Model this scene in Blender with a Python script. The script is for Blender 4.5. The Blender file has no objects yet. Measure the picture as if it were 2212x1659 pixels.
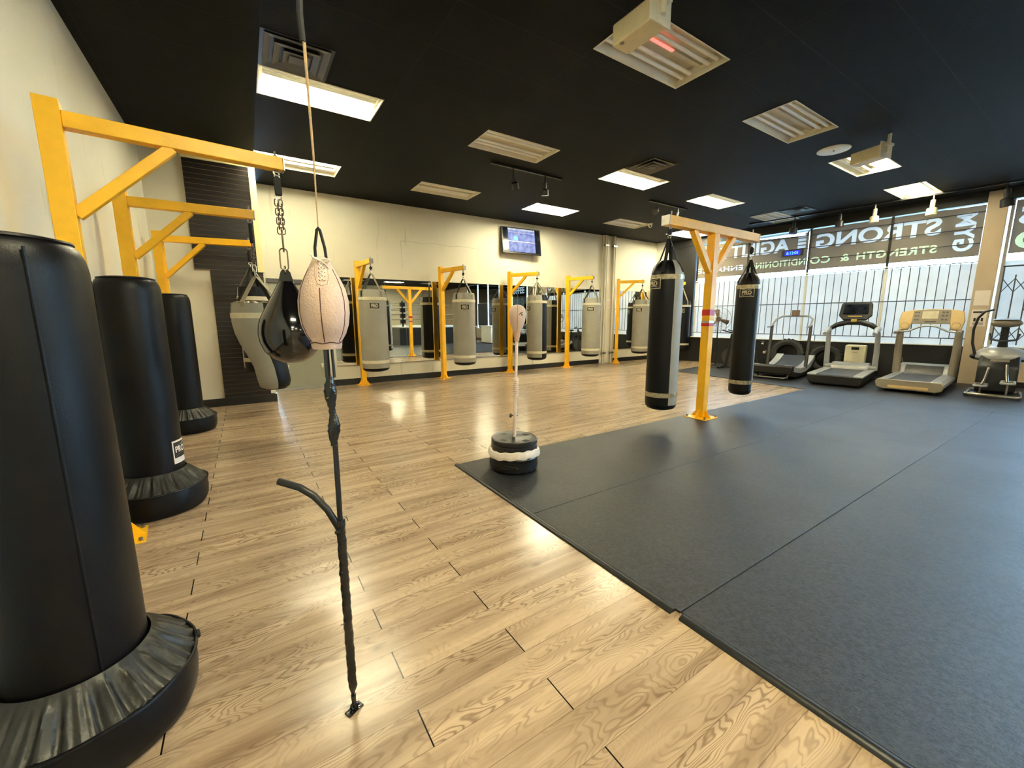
import bpy, bmesh, math, random
from math import sin, cos, pi, radians as R
from mathutils import Vector, Matrix
from mathutils.geometry import tessellate_polygon
random.seed(7)
S = bpy.context.scene
C = S.collection

# ---------------------------------------------------------------- camera, world, exposure
cam = bpy.data.cameras.new('camera'); camo = bpy.data.objects.new('camera', cam); C.objects.link(camo)
cr = Vector((0.83735466, -0.54664767, -0.00367339)); cu = Vector((0.08970527, 0.13077568, 0.98734527)); cw = Vector((0.5392496, 0.82708769, -0.1585428))
camo.matrix_world = Matrix(((cr.x, cu.x, -cw.x, 0), (cr.y, cu.y, -cw.y, 0), (cr.z, cu.z, -cw.z, 1.39), (0, 0, 0, 1)))
cam.sensor_width = 36; cam.lens = 878.266/2212*36; cam.clip_start = .02; cam.clip_end = 200
S.camera = camo
S.view_settings.view_transform = 'Standard'; S.view_settings.look = 'None'; S.view_settings.gamma = 1; S.view_settings.exposure = 0.0
S.cycles.use_denoising = True; S.cycles.max_bounces = 9; S.cycles.diffuse_bounces = 4; S.cycles.glossy_bounces = 5; S.cycles.transmission_bounces = 5; S.cycles.transparent_max_bounces = 10
S.cycles.sample_clamp_indirect = 40; S.cycles.caustics_reflective = False; S.cycles.caustics_refractive = False
W = bpy.data.worlds.new('daylight'); S.world = W; W.use_nodes = True
bg = W.node_tree.nodes['Background']; bg.inputs[0].default_value = (.43, .68, 1.0, 1); bg.inputs[1].default_value = 50.0
LAMP = (1.0, .94, .66); LAMP_W = 122.0     # fluorescent tubes
ZC = 3.843                                # ceiling height
XL, YB, YR = -1.03, 9.15, -13.0           # left wall, mirror wall, rear wall

# ---------------------------------------------------------------- materials
def lin(c): return tuple(((v/255)/12.92 if v/255 <= .04045 else ((v/255+.055)/1.055)**2.4) for v in c[:3])+(1,)
def newmat(name):
    m = bpy.data.materials.new(name); m.use_nodes = True
    return m, m.node_tree, m.node_tree.nodes['Principled BSDF']
def nd(t, typ, ins=None, **props):
    n = t.nodes.new('ShaderNode'+typ)
    for k, v in props.items(): setattr(n, k, v)
    for k, v in (ins or {}).items():
        if isinstance(v, bpy.types.NodeSocket): t.links.new(v, n.inputs[k])
        else: n.inputs[k].default_value = v
    return n
def math_(t, op, a, b=0.0):
    return nd(t, 'Math', {0: a, 1: b}, operation=op).outputs[0]
def simple(name, col, rough=.5, metal=0.0, var=.12, scale=9.0, bump=0.0, bscale=120.0, spec=.5, coat=0.0, sheen=0.0):
    m, t, p = newmat(name)
    c = lin(col); tc = nd(t, 'TexCoord')
    ns = nd(t, 'TexNoise', {'Vector': tc.outputs['Object'], 'Scale': scale, 'Detail': 4.0})
    rr = nd(t, 'ValToRGB', {'Fac': ns.outputs['Fac']})
    rr.color_ramp.elements[0].position = .3; rr.color_ramp.elements[1].position = .7
    rr.color_ramp.elements[0].color = tuple(v*(1-var) for v in c[:3])+(1,)
    rr.color_ramp.elements[1].color = tuple(min(1, v*(1+var)) for v in c[:3])+(1,)
    t.links.new(rr.outputs[0], p.inputs['Base Color'])
    p.inputs['Roughness'].default_value = rough; p.inputs['Metallic'].default_value = metal
    p.inputs['Specular IOR Level'].default_value = spec; p.inputs['Coat Weight'].default_value = coat
    if bump:
        n2 = nd(t, 'TexNoise', {'Vector': tc.outputs['Object'], 'Scale': bscale, 'Detail': 3.0})
        b = nd(t, 'Bump', {'Height': n2.outputs['Fac'], 'Strength': bump, 'Distance': .01})
        t.links.new(b.outputs[0], p.inputs['Normal'])
    return m
def emit(name, col, s):
    m, t, p = newmat(name); c = lin(col)
    p.inputs['Base Color'].default_value = c; p.inputs['Emission Color'].default_value = c; p.inputs['Emission Strength'].default_value = s
    p.inputs['Roughness'].default_value = .4
    return m
M = {}
M['yellow'] = simple('yellow_paint', (246, 184, 22), .38, var=.07, bump=.08, bscale=60)
M['black_leather'] = simple('black_leather', (8, 8, 11), .40, var=.2, bump=.10, bscale=260, spec=.24)
M['skirt_leather'] = simple('worn_dark_vinyl', (30, 28, 24), .42, var=.35, scale=14, bump=.35, bscale=30)
M['gloss_black'] = simple('glossy_black_vinyl', (12, 10, 12), .13, var=.2, spec=.6, coat=.5)
M['grey_leather'] = simple('grey_leather', (142, 138, 126), .46, var=.08, scale=4, bump=.1, bscale=300)
M['grey_light'] = simple('light_grey_leather', (150, 148, 142), .46, var=.08, scale=4, bump=.1, bscale=300)
M['band'] = simple('pale_vinyl_band', (200, 192, 166), .4, var=.08, scale=20)
M['duct_band'] = simple('silver_tape_band', (170, 160, 135), .25, metal=.5, var=.3, scale=30, bump=.4, bscale=40)
M['strap_grey'] = simple('grey_webbing', (132, 124, 106), .7, var=.12, scale=40)
M['strap_black'] = simple('black_webbing', (18, 17, 17), .75, var=.2, scale=60)
M['steel'] = simple('steel', (150, 145, 138), .3, metal=.9, var=.15, scale=30)
M['chrome'] = simple('chrome', (225, 225, 225), .12, metal=1.0, var=.05)
M['bronze_chain'] = simple('dark_chain_steel', (120, 105, 88), .3, metal=.9, var=.2, scale=40)
M['pink_leather'] = simple('cream_pink_leather', (200, 174, 158), .5, var=.06, scale=8, bump=.25, bscale=160)
M['pink_dark'] = simple('tan_leather', (190, 152, 128), .5, var=.08, scale=8)
M['seam'] = simple('dark_seam', (70, 28, 24), .6)
M['tan_cord'] = simple('tan_cord', (176, 148, 112), .8, var=.15, scale=80, bump=.4, bscale=300)
M['black_tape'] = simple('black_tape', (10, 10, 11), .25, var=.3, scale=60, bump=.6, bscale=45, spec=.6)
M['black_plastic'] = simple('black_plastic', (22, 21, 21), .38, var=.15)
M['black_paint'] = simple('black_wall_paint', (17, 16, 17), .5, var=.2, scale=3, bump=.2, bscale=25)
M['white_paint'] = simple('white_paint', (222, 218, 206), .45, var=.04)
M['white_metal'] = simple('white_enamel', (235, 228, 205), .35, var=.04)
M['pan'] = simple('troffer_enamel', (226, 220, 200), .5, var=.08, scale=5)
M['beige_paint'] = simple('beige_paint', (188, 168, 142), .6, var=.05, scale=3, bump=.05)
M['cream_plastic'] = simple('cream_plastic', (214, 206, 178), .4, var=.03)
M['cream_metal'] = simple('cream_box_metal', (226, 212, 172), .45, var=.06)
M['towel'] = simple('white_cloth', (228, 216, 204), .9, var=.06, scale=30, bump=.3, bscale=60)
M['tube_white'] = simple('white_tube', (226, 206, 192), .35, var=.04)
M['paper'] = simple('paper', (226, 214, 204), .8, var=.03)
M['ink'] = simple('ink', (40, 38, 36), .8)
M['gold'] = simple('gold_print', (190, 160, 70), .5)
M['grey_door'] = simple('grey_door_paint', (148, 148, 132), .45, var=.05, scale=2)
M['slat'] = simple('dark_slat_laminate', (19, 12, 9), .42, var=.12, scale=6)
M['slat_groove'] = simple('slat_groove', (120, 98, 70), .6)  # pale groove colour stands for light caught on the slat edges
M['frame_cream'] = simple('cream_trim', (236, 224, 168), .45, var=.04)
M['silver_plastic'] = simple('silver_plastic', (158, 158, 158), .35, metal=.3, var=.06)
M['taupe'] = simple('taupe_plastic', (138, 128, 112), .4, var=.06)
M['tan_plastic'] = simple('tan_console_plastic', (208, 178, 124), .35, var=.06)
M['belt'] = simple('treadmill_belt', (52, 54, 60), .38, var=.12, scale=30, bump=.1, bscale=200)
M['rail_grey'] = simple('side_rail_grey', (170, 172, 176), .35, metal=.2, var=.05)
M['dark_steel'] = simple('dark_grey_steel', (78, 76, 76), .35, metal=.6, var=.1)
M['tyre'] = simple('tyre_rubber', (30, 29, 28), .6, var=.25, scale=12, bump=.3, bscale=40)
M['fan_blade'] = simple('fan_blade', (110, 92, 80), .4, metal=.3, var=.1)
M['red_tape'] = simple('red_tape', (200, 34, 24), .4)
M['silver_tape'] = simple('silver_tape', (190, 190, 185), .3, metal=.4)
M['screen_dark'] = simple('dark_screen', (24, 28, 38), .12, var=.8, scale=6)
M['screen_grey'] = simple('lcd_grey', (205, 196, 170), .15, var=.1)
M['counter_white'] = simple('white_laminate', (225, 224, 218), .4, var=.03)
M['ground'] = simple('street_paving', (150, 150, 146), .8, var=.15, scale=.7)
M['far'] = simple('far_building', (170, 176, 168), .9, var=.3, scale=.5)
M['apron'] = simple('black_ring_apron', (15, 15, 17), .35, var=.3, bump=.3, bscale=6)
M['canvas'] = simple('ring_canvas', (180, 176, 165), .7)
M['rope'] = simple('ring_rope', (120, 112, 98), .6)
M['tube_off'] = simple('unlit_tube', (254, 252, 246), .4, var=.03)
M['tube_on'] = emit('lit_tube', (255, 255, 255), 1)
_p = M['tube_on'].node_tree.nodes['Principled BSDF']; _p.inputs['Emission Color'].default_value = LAMP+(1,); _p.inputs['Emission Strength'].default_value = LAMP_W
M['pink_glow'] = emit('pink_glow_emission', (255, 120, 110), 1.6)
M['heater_glow'] = emit('spot_glow', (255, 205, 170), 9.0)
M['led'] = emit('blue_display', (4, 8, 235), 1.4)
M['led2'] = emit('blue_digits', (90, 190, 255), 1.8)

def wall_mat():
    m, t, p = newmat('cream_wall_paint')
    tc = nd(t, 'TexCoord'); geo = nd(t, 'NewGeometry')
    a = nd(t, 'TexNoise', {'Vector': geo.outputs['Position'], 'Scale': .9, 'Detail': 5.0})
    r1 = nd(t, 'ValToRGB', {'Fac': a.outputs['Fac']})
    r1.color_ramp.elements[0].position = .3; r1.color_ramp.elements[1].position = .75
    r1.color_ramp.elements[0].color = lin((206, 200, 180)); r1.color_ramp.elements[1].color = lin((220, 214, 196))
    mp = nd(t, 'Mapping', {'Vector': geo.outputs['Position'], 'Scale': (9, 9, 1.2)})
    b = nd(t, 'TexNoise', {'Vector': mp.outputs[0], 'Scale': 1.0, 'Detail': 6.0})
    r2 = nd(t, 'ValToRGB', {'Fac': b.outputs['Fac']})
    r2.color_ramp.elements[0].position = .66; r2.color_ramp.elements[1].position = .80
    mx = nd(t, 'MixRGB', {'Fac': math_(t, 'MULTIPLY', r2.outputs[0], .55), 'Color1': r1.outputs[0], 'Color2': lin((150, 142, 122))})
    t.links.new(mx.outputs[0], p.inputs['Base Color']); p.inputs['Roughness'].default_value = .6
    n2 = nd(t, 'TexNoise', {'Vector': geo.outputs['Position'], 'Scale': 90.0, 'Detail': 3.0})
    bp = nd(t, 'Bump', {'Height': n2.outputs['Fac'], 'Strength': .12, 'Distance': .01}); t.links.new(bp.outputs[0], p.inputs['Normal'])
    return m
M['wall'] = wall_mat()
def ceil_mat():
    m, t, p = newmat('black_ceiling_tiles')
    geo = nd(t, 'NewGeometry')
    mp = nd(t, 'Mapping', {'Vector': geo.outputs['Position'], 'Location': (-.34, -.15, 0)})
    br = nd(t, 'TexBrick', {'Vector': mp.outputs[0], 'Scale': 1.0, 'Brick Width': 1.29, 'Row Height': .6175, 'Mortar Size': .006, 'Mortar Smooth': .3, 'Color1': lin((6, 6, 7)), 'Color2': lin((10, 10, 11)), 'Mortar': lin((22, 22, 23))}, offset=0.0)
    ns = nd(t, 'TexNoise', {'Vector': geo.outputs['Position'], 'Scale': 70.0, 'Detail': 5.0})
    mx = nd(t, 'MixRGB', {'Fac': .3, 'Color1': br.outputs['Color'], 'Color2': ns.outputs['Fac']}, blend_type='OVERLAY')
    t.links.new(br.outputs['Color'], p.inputs['Base Color']); p.inputs['Roughness'].default_value = .7; p.inputs['Specular IOR Level'].default_value = .16
    bp = nd(t, 'Bump', {'Height': ns.outputs['Fac'], 'Strength': .35, 'Distance': .01})
    b2 = nd(t, 'Bump', {'Height': br.outputs['Fac'], 'Strength': .5, 'Distance': .006, 'Normal': bp.outputs[0]}, invert=True)
    t.links.new(b2.outputs[0], p.inputs['Normal']); return m
M['ceiling'] = ceil_mat()
def wood_mat():
    m, t, p = newmat('laminate_plank_floor')
    geo = nd(t, 'NewGeometry'); sp = nd(t, 'SeparateXYZ', {0: geo.outputs['Position']}); X, Y = sp.outputs[0], sp.outputs[1]
    PW, PL = .154, 1.22
    ry = math_(t, 'DIVIDE', math_(t, 'ADD', Y, 13*PW-1.09+PW*200), PW)
    row = math_(t, 'FLOOR', ry); fy = math_(t, 'FRACT', ry)
    par = math_(t, 'MODULO', row, 2.0)
    # joints at x = .40 on even rows, .87 on odd rows
    rx = math_(t, 'DIVIDE', math_(t, 'ADD', math_(t, 'SUBTRACT', X, math_(t, 'ADD', .87, math_(t, 'MULTIPLY', par, -.47))), PL*60), PL)
    colx = math_(t, 'FLOOR', rx); fx = math_(t, 'FRACT', rx)
    pid = nd(t, 'CombineXYZ', {0: row, 1: colx, 2: 0.0})
    wn = nd(t, 'TexWhiteNoise', {'Vector': pid.outputs[0]}, noise_dimensions='3D')
    rnd = wn.outputs['Value']; rc = nd(t, 'SeparateXYZ', {0: wn.outputs['Color']})
    # broad contour grain ("cathedrals"), own pattern per plank
    gx = math_(t, 'ADD', math_(t, 'MULTIPLY', X, 1.5), math_(t, 'MULTIPLY', rnd, 91.0))
    gy = math_(t, 'ADD', math_(t, 'MULTIPLY', Y, 6.5), math_(t, 'MULTIPLY', rc.outputs[1], 57.0))
    gv = nd(t, 'CombineXYZ', {0: gx, 1: gy, 2: 0.0})
    n1 = nd(t, 'TexNoise', {'Vector': gv.outputs[0], 'Scale': 1.0, 'Detail': 2.6, 'Roughness': .52, 'Distortion': .25})
    ring = math_(t, 'SINE', math_(t, 'MULTIPLY', n1.outputs['Fac'], 185.0))
    ring = nd(t, 'MapRange', {'Value': ring, 'From Min': .05, 'From Max': 1.0, 'To Min': 0.0, 'To Max': 1.0}).outputs[0]
    msk = nd(t, 'TexNoise', {'Vector': gv.outputs[0], 'Scale': .8, 'Detail': 2.0})
    mskr = nd(t, 'MapRange', {'Value': msk.outputs['Fac'], 'From Min': .40, 'From Max': .62, 'To Min': .12, 'To Max': 1.0}).outputs[0]
    ring = math_(t, 'MULTIPLY', ring, mskr)
    # fine fibres along the plank
    fv = nd(t, 'CombineXYZ', {0: math_(t, 'ADD', math_(t, 'MULTIPLY', X, 3.0), math_(t, 'MULTIPLY', rnd, 31.0)), 1: math_(t, 'MULTIPLY', Y, 95.0), 2: 0.0})
    n2 = nd(t, 'TexNoise', {'Vector': fv.outputs[0], 'Scale': 1.0, 'Detail': 4.0})
    sv = nd(t, 'CombineXYZ', {0: math_(t, 'ADD', math_(t, 'MULTIPLY', X, 1.1), math_(t, 'MULTIPLY', rnd, 47.0)), 1: math_(t, 'MULTIPLY', Y, 13.0), 2: 3.0})
    n3 = nd(t, 'TexNoise', {'Vector': sv.outputs[0], 'Scale': 1.0, 'Detail': 3.0})
    base = nd(t, 'ValToRGB', {'Fac': n3.outputs['Fac']})
    base.color_ramp.elements[0].position = .25; base.color_ramp.elements[1].position = .60
    base.color_ramp.elements[0].color = lin((136, 112, 90)); base.color_ramp.elements[1].color = lin((194, 169, 140))
    tone = nd(t, 'HueSaturation', {'Color': base.outputs[0], 'Value': math_(t, 'ADD', .90, math_(t, 'MULTIPLY', rc.outputs[2], .18)), 'Saturation': .95})
    c1 = nd(t, 'MixRGB', {'Fac': math_(t, 'MULTIPLY', ring, .66), 'Color1': tone.outputs[0], 'Color2': lin((96, 70, 50))})
    c2 = nd(t, 'MixRGB', {'Fac': math_(t, 'MULTIPLY', math_(t, 'SUBTRACT', 1.0, n2.outputs['Fac']), .35), 'Color1': c1.outputs[0], 'Color2': lin((140, 112, 82))})
    # knots
    kv = nd(t, 'CombineXYZ', {0: math_(t, 'MULTIPLY', X, 2.4), 1: math_(t, 'MULTIPLY', Y, 4.2), 2: 0.0})
    kj = nd(t, 'TexNoise', {'Vector': kv.outputs[0], 'Scale': 9.0, 'Detail': 3.0}); kv = nd(t, 'MixRGB', {'Fac': .045, 'Color1': kv.outputs[0], 'Color2': kj.outputs['Color']})
    vo = nd(t, 'TexVoronoi', {'Vector': kv.outputs[0], 'Scale': .9, 'Randomness': 1.0})
    kn = nd(t, 'MapRange', {'Value': vo.outputs['Distance'], 'From Min': .0, 'From Max': .10, 'To Min': .70, 'To Max': 0.0}).outputs[0]
    c3 = nd(t, 'MixRGB', {'Fac': kn, 'Color1': c2.outputs[0], 'Color2': lin((74, 54, 38))})
    # long seams thin, end joints darker on the rows where they gape
    e = math_(t, 'MINIMUM', fy, math_(t, 'SUBTRACT', 1.0, fy)); ls = math_(t, 'LESS_THAN', e, .010)
    ex = math_(t, 'MINIMUM', fx, math_(t, 'SUBTRACT', 1.0, fx)); es = math_(t, 'LESS_THAN', ex, .0022)
    c4 = nd(t, 'MixRGB', {'Fac': math_(t, 'MULTIPLY', ls, .55), 'Color1': c3.outputs[0], 'Color2': lin((92, 70, 50))})
    c5 = nd(t, 'MixRGB', {'Fac': es, 'Color1': c4.outputs[0], 'Color2': lin((30, 18, 12))})
    t.links.new(c5.outputs[0], p.inputs['Base Color'])
    rg = math_(t, 'ADD', .17, math_(t, 'MULTIPLY', n2.outputs['Fac'], .10)); t.links.new(rg, p.inputs['Roughness'])
    p.inputs['Specular IOR Level'].default_value = .5
    hh = math_(t, 'SUBTRACT', math_(t, 'MULTIPLY', n3.outputs['Fac'], .6), math_(t, 'ADD', math_(t, 'MULTIPLY', ls, .6), es))
    bp = nd(t, 'Bump', {'Height': math_(t, 'ADD', hh, math_(t, 'MULTIPLY', n2.outputs['Fac'], .4)), 'Strength': .10, 'Distance': .003}); t.links.new(bp.outputs[0], p.inputs['Normal'])
    return m
M['wood'] = wood_mat()
def mat_mat():
    m, t, p = newmat('black_rubber_mat')
    geo = nd(t, 'NewGeometry')
    n1 = nd(t, 'TexNoise', {'Vector': geo.outputs['Position'], 'Scale': 130.0, 'Detail': 4.0, 'Roughness': .7})
    n2 = nd(t, 'TexNoise', {'Vector': geo.outputs['Position'], 'Scale': 1.3, 'Detail': 5.0})
    n3 = nd(t, 'TexNoise', {'Vector': geo.outputs['Position'], 'Scale': 48.0, 'Detail': 3.0, 'Roughness': .8})
    r1 = nd(t, 'ValToRGB', {'Fac': n3.outputs['Fac']})
    r1.color_ramp.elements[0].position = .38; r1.color_ramp.elements[1].position = .62
    r1.color_ramp.elements[0].color = lin((7, 7, 9)); r1.color_ramp.elements[1].color = lin((46, 47, 52))
    t.links.new(r1.outputs[0], p.inputs['Base Color'])
    rg = math_(t, 'ADD', .33, math_(t, 'MULTIPLY', n2.outputs['Fac'], .16)); rg = math_(t, 'ADD', rg, math_(t, 'MULTIPLY', n3.outputs['Fac'], .12)); t.links.new(rg, p.inputs['Roughness'])
    p.inputs['Specular IOR Level'].default_value = .5
    bp = nd(t, 'Bump', {'Height': math_(t, 'ADD', n1.outputs['Fac'], n3.outputs['Fac']), 'Strength': .5, 'Distance': .004}); t.links.new(bp.outputs[0], p.inputs['Normal'])
    return m
M['mat'] = mat_mat()
def trans_mat(name, col, alpha, diff, tr):
    # thin film: part see-through, part scattering on both sides
    m, t, p = newmat(name); t.nodes.remove(p); out = t.nodes['Material Output']
    c = lin(col); geo = nd(t, 'NewGeometry'); ns = nd(t, 'TexNoise', {'Vector': geo.outputs['Position'], 'Scale': 2.2, 'Detail': 5.0})
    hs = nd(t, 'HueSaturation', {'Color': c, 'Value': math_(t, 'ADD', .82, math_(t, 'MULTIPLY', ns.outputs['Fac'], .36))})
    d = nd(t, 'BsdfDiffuse', {'Color': hs.outputs[0]}); q = nd(t, 'BsdfTranslucent', {'Color': hs.outputs[0]})
    k = tr+diff; dk = nd(t, 'BsdfDiffuse', {'Color': (0, 0, 0, 1)})
    a = nd(t, 'MixShader', {0: tr/k, 1: d.outputs[0], 2: q.outputs[0]}); a = nd(t, 'MixShader', {0: k, 1: dk.outputs[0], 2: a.outputs[0]})
    g = nd(t, 'BsdfTransparent', {'Color': (1, 1, 1, 1)})
    b = nd(t, 'MixShader', {0: alpha, 1: a.outputs[0], 2: g.outputs[0]}); t.links.new(b.outputs[0], out.inputs[0]); return m
M['film'] = trans_mat('window_privacy_film', (244, 240, 236), .007, .62, .060)
M['banner'] = trans_mat('grey_window_banner', (138, 128, 110), .001, .8, .013)
M['banner_dark'] = trans_mat('dark_window_banner', (34, 30, 28), .0005, .8, .01)
M['letter'] = trans_mat('white_letter_film', (215, 224, 232), .006, .75, .06)
M['letter_green'] = trans_mat('pale_green_letter_film', (214, 232, 176), .006, .75, .062)
def glass_mat():
    m, t, p = newmat('window_glass'); t.nodes.remove(p); out = t.nodes['Material Output']
    f = nd(t, 'Fresnel', {'IOR': 1.45}); g = nd(t, 'BsdfGlossy', {'Color': (1, 1, 1, 1), 'Roughness': .0}); tr = nd(t, 'BsdfTransparent', {'Color': (.93, .97, .96, 1)})
    b = nd(t, 'MixShader', {0: f.outputs[0], 1: tr.outputs[0], 2: g.outputs[0]}); t.links.new(b.outputs[0], out.inputs[0]); return m
M['glass'] = glass_mat()
m_, t_, p_ = newmat('mirror_glass'); p_.inputs['Base Color'].default_value = (.86, .87, .80, 1); p_.inputs['Metallic'].default_value = 1; p_.inputs['Roughness'].default_value = .0; M['mirror'] = m_
def tv_mat():
    m, t, p = newmat('television_picture')
    tc = nd(t, 'TexCoord'); sp = nd(t, 'SeparateXYZ', {0: tc.outputs['Object']})
    ns = nd(t, 'TexNoise', {'Vector': tc.outputs['Object'], 'Scale': 9.0, 'Detail': 3.0})
    hi = nd(t, 'ValToRGB', {'Fac': ns.outputs['Fac']}); hi.color_ramp.elements[0].color = lin((150, 165, 190)); hi.color_ramp.elements[1].color = lin((215, 222, 235)); hi.color_ramp.elements[0].position = .35; hi.color_ramp.elements[1].position = .6
    lo = nd(t, 'ValToRGB', {'Fac': ns.outputs['Fac']}); lo.color_ramp.elements[0].color = lin((96, 118, 200)); lo.color_ramp.elements[1].color = lin((150, 168, 228)); lo.color_ramp.elements[0].position = .35; lo.color_ramp.elements[1].position = .6
    k = math_(t, 'LESS_THAN', sp.outputs[2], .26)
    mx = nd(t, 'MixRGB', {'Fac': k, 'Color1': hi.outputs[0], 'Color2': lo.outputs[0]})
    p.inputs['Base Color'].default_value = (.02, .02, .02, 1); t.links.new(mx.outputs[0], p.inputs['Emission Color']); p.inputs['Emission Strength'].default_value = 1.0
    p.inputs['Roughness'].default_value = .6; p.inputs['Specular IOR Level'].default_value = .2; return m
M['tv'] = tv_mat()
M['teal'] = emit('teal_picture_detail', (60, 190, 215), .9)

# ---------------------------------------------------------------- geometry helpers
class B:
    def __init__(s): s.bm = bmesh.new()
    def box(s, x0, x1, y0, y1, z0, z1, mtx=None):
        vs = [s.bm.verts.new((x, y, z)) for x in (x0, x1) for y in (y0, y1) for z in (z0, z1)]
        for f in ((0, 1, 3, 2), (4, 6, 7, 5), (0, 4, 5, 1), (2, 3, 7, 6), (0, 2, 6, 4), (1, 5, 7, 3)): s.bm.faces.new([vs[i] for i in f])
        if mtx: bmesh.ops.transform(s.bm, matrix=mtx, verts=vs)
        return s
    def beam(s, p0, p1, w, h, up=(0, 0, 1)):
        p0, p1 = Vector(p0), Vector(p1); d = (p1-p0); L = d.length; d.normalize(); sd = d.cross(Vector(up))
        if sd.length < 1e-4: sd = d.cross(Vector((1, 0, 0)))
        sd.normalize(); u = sd.cross(d)
        mt = Matrix((d, sd, u)).transposed().to_4x4(); mt.translation = p0
        return s.box(0, L, -w/2, w/2, -h/2, h/2, mt)
    def tube(s, pts, r, seg=10, closed=False, cap=True):
        pts = [Vector(p) for p in pts]; n = len(pts); rs = r if isinstance(r, (list, tuple)) else [r]*n; rings = []; prev = None
        for i, p in enumerate(pts):
            a = pts[(i-1) % n] if (closed or i > 0) else p; b = pts[(i+1) % n] if (closed or i < n-1) else p
            d = (b-a).normalized()
            if prev is None: prev = d.orthogonal().normalized()
            prev = (prev-d*prev.dot(d)); prev = prev.normalized() if prev.length > 1e-6 else d.orthogonal().normalized()
            q = d.cross(prev); rings.append([s.bm.verts.new(p+(prev*cos(2*pi*k/seg)+q*sin(2*pi*k/seg))*rs[i]) for k in range(seg)])
        for i in range(n if closed else n-1):
            A, Bq = rings[i], rings[(i+1) % n]
            o = 0
            if closed and i == n-1:
                o = min(range(seg), key=lambda k: (A[0].co-Bq[k].co).length)
            for k in range(seg): s.bm.faces.new((A[k], A[(k+1) % seg], Bq[(k+1+o) % seg], Bq[(k+o) % seg]))
        if cap and not closed:
            for rg in (rings[0], rings[-1]): s.bm.faces.new(rg if rg is rings[-1] else rg[::-1])
        return s
    def cyl(s, p0, p1, r, seg=20): return s.tube([p0, p1], r, seg)
    def lathe(s, prof, seg=40, c=(0, 0), a0=0.0, a1=2*pi, fn=None):
        full = abs(a1-a0-2*pi) < 1e-6; n = seg if full else seg+1; rings = []
        for (r, z) in prof:
            rg = []
            for k in range(n):
                a = a0+(a1-a0)*k/seg; rr, zz, ox, oy = r, z, 0, 0
                if fn: rr, zz, ox, oy = fn(r, z, a)
                rg.append(s.bm.verts.new((c[0]+ox+rr*cos(a), c[1]+oy+rr*sin(a), zz)))
            rings.append(rg)
        for i in range(len(rings)-1):
            for k in range(seg):
                k2 = (k+1) % n
                try: s.bm.faces.new((rings[i][k], rings[i][k2], rings[i+1][k2], rings[i+1][k]))
                except ValueError: pass
        return s
    def ball(s, c, r, sx=1, sy=1, sz=1, seg=16):
        mt = Matrix.Translation(c) @ Matrix.Diagonal((sx, sy, sz, 1)); bmesh.ops.create_uvsphere(s.bm, u_segments=seg, v_segments=seg//2+2, radius=r, matrix=mt); return s
    def torus(s, c, R0, r, ax='z', seg=32, sg=8, sx=1, sy=1):
        pts = []
        for k in range(seg):
            a = 2*pi*k/seg; u, v = R0*sx*cos(a), R0*sy*sin(a)
            pts.append(Vector(c)+Vector({'z': (u, v, 0), 'x': (0, u, v), 'y': (u, 0, v)}[ax]))
        return s.tube(pts, r, sg, closed=True)
    def prism(s, poly, ax, d0, d1):
        def P(u, v, d): return {'x': (d, u, v), 'y': (u, d, v), 'z': (u, v, d)}[ax]
        a = [s.bm.verts.new(P(u, v, d0)) for u, v in poly]; b = [s.bm.verts.new(P(u, v, d1)) for u, v in poly]
        s.bm.faces.new(a); s.bm.faces.new(b[::-1]); n = len(poly)
        for i in range(n): s.bm.faces.new((a[i], b[i], b[(i+1) % n], a[(i+1) % n]))
        return s
    def obj(s, name, m, parent=None, smooth=40, bevel=0.0, loc=None, mtx=None):
        if mtx: s.bm.transform(mtx)
        bmesh.ops.remove_doubles(s.bm, verts=s.bm.verts, dist=1e-6)
        bmesh.ops.recalc_face_normals(s.bm, faces=s.bm.faces)
        me = bpy.data.meshes.new(name); s.bm.to_mesh(me); s.bm.free()
        me.materials.append(M[m])
        if smooth:
            for f in me.polygons: f.use_smooth = True
            me.set_sharp_from_angle(angle=R(smooth))
        o = bpy.data.objects.new(name, me); C.objects.link(o)
        if loc: o.location = loc
        if parent: o.parent = parent
        if bevel:
            b = o.modifiers.new('edge', 'BEVEL'); b.width = bevel; b.segments = 2; b.limit_method = 'ANGLE'
        return o
def thing(name, label, cat, loc=(0, 0, 0), rz=0.0, group=None):
    o = bpy.data.objects.new(name, None); C.objects.link(o); o.empty_display_size = .1
    o.location = loc; o.rotation_euler = (0, 0, rz); return tag(o, label, cat, group)
def tag(o, label, cat, group=None, kind=None):
    o['label'] = label; o['category'] = cat
    if group: o['group'] = group
    if kind: o['kind'] = kind
    return o
def struct(o, label=None):
    o['kind'] = 'structure'
    if label: o['label'] = label
    return o
def text_loops(body, capH, width=None, bold=.0, space=1.0):
    cuv = bpy.data.curves.new('t', 'FONT'); cuv.body = body; cuv.size = 1; cuv.offset = bold; cuv.space_character = space; cuv.resolution_u = 4
    ob = bpy.data.objects.new('t', cuv); C.objects.link(ob); bpy.context.view_layer.update()
    me = bpy.data.meshes.new_from_object(ob.evaluated_get(bpy.context.evaluated_depsgraph_get()))
    bpy.data.objects.remove(ob); bpy.data.curves.remove(cuv)
    bm = bmesh.new(); bm.from_mesh(me); bpy.data.meshes.remove(me)
    bmesh.ops.remove_doubles(bm, verts=bm.verts, dist=1e-5)
    xs = [v.co.x for v in bm.verts]; ys = [v.co.y for v in bm.verts]
    sy = capH/(max(ys)-min(ys)); sx = width/(max(xs)-min(xs)) if width else sy
    for v in bm.verts: v.co = Vector(((v.co.x-min(xs))*sx, (v.co.y-min(ys))*sy, 0))
    return bm
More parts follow.
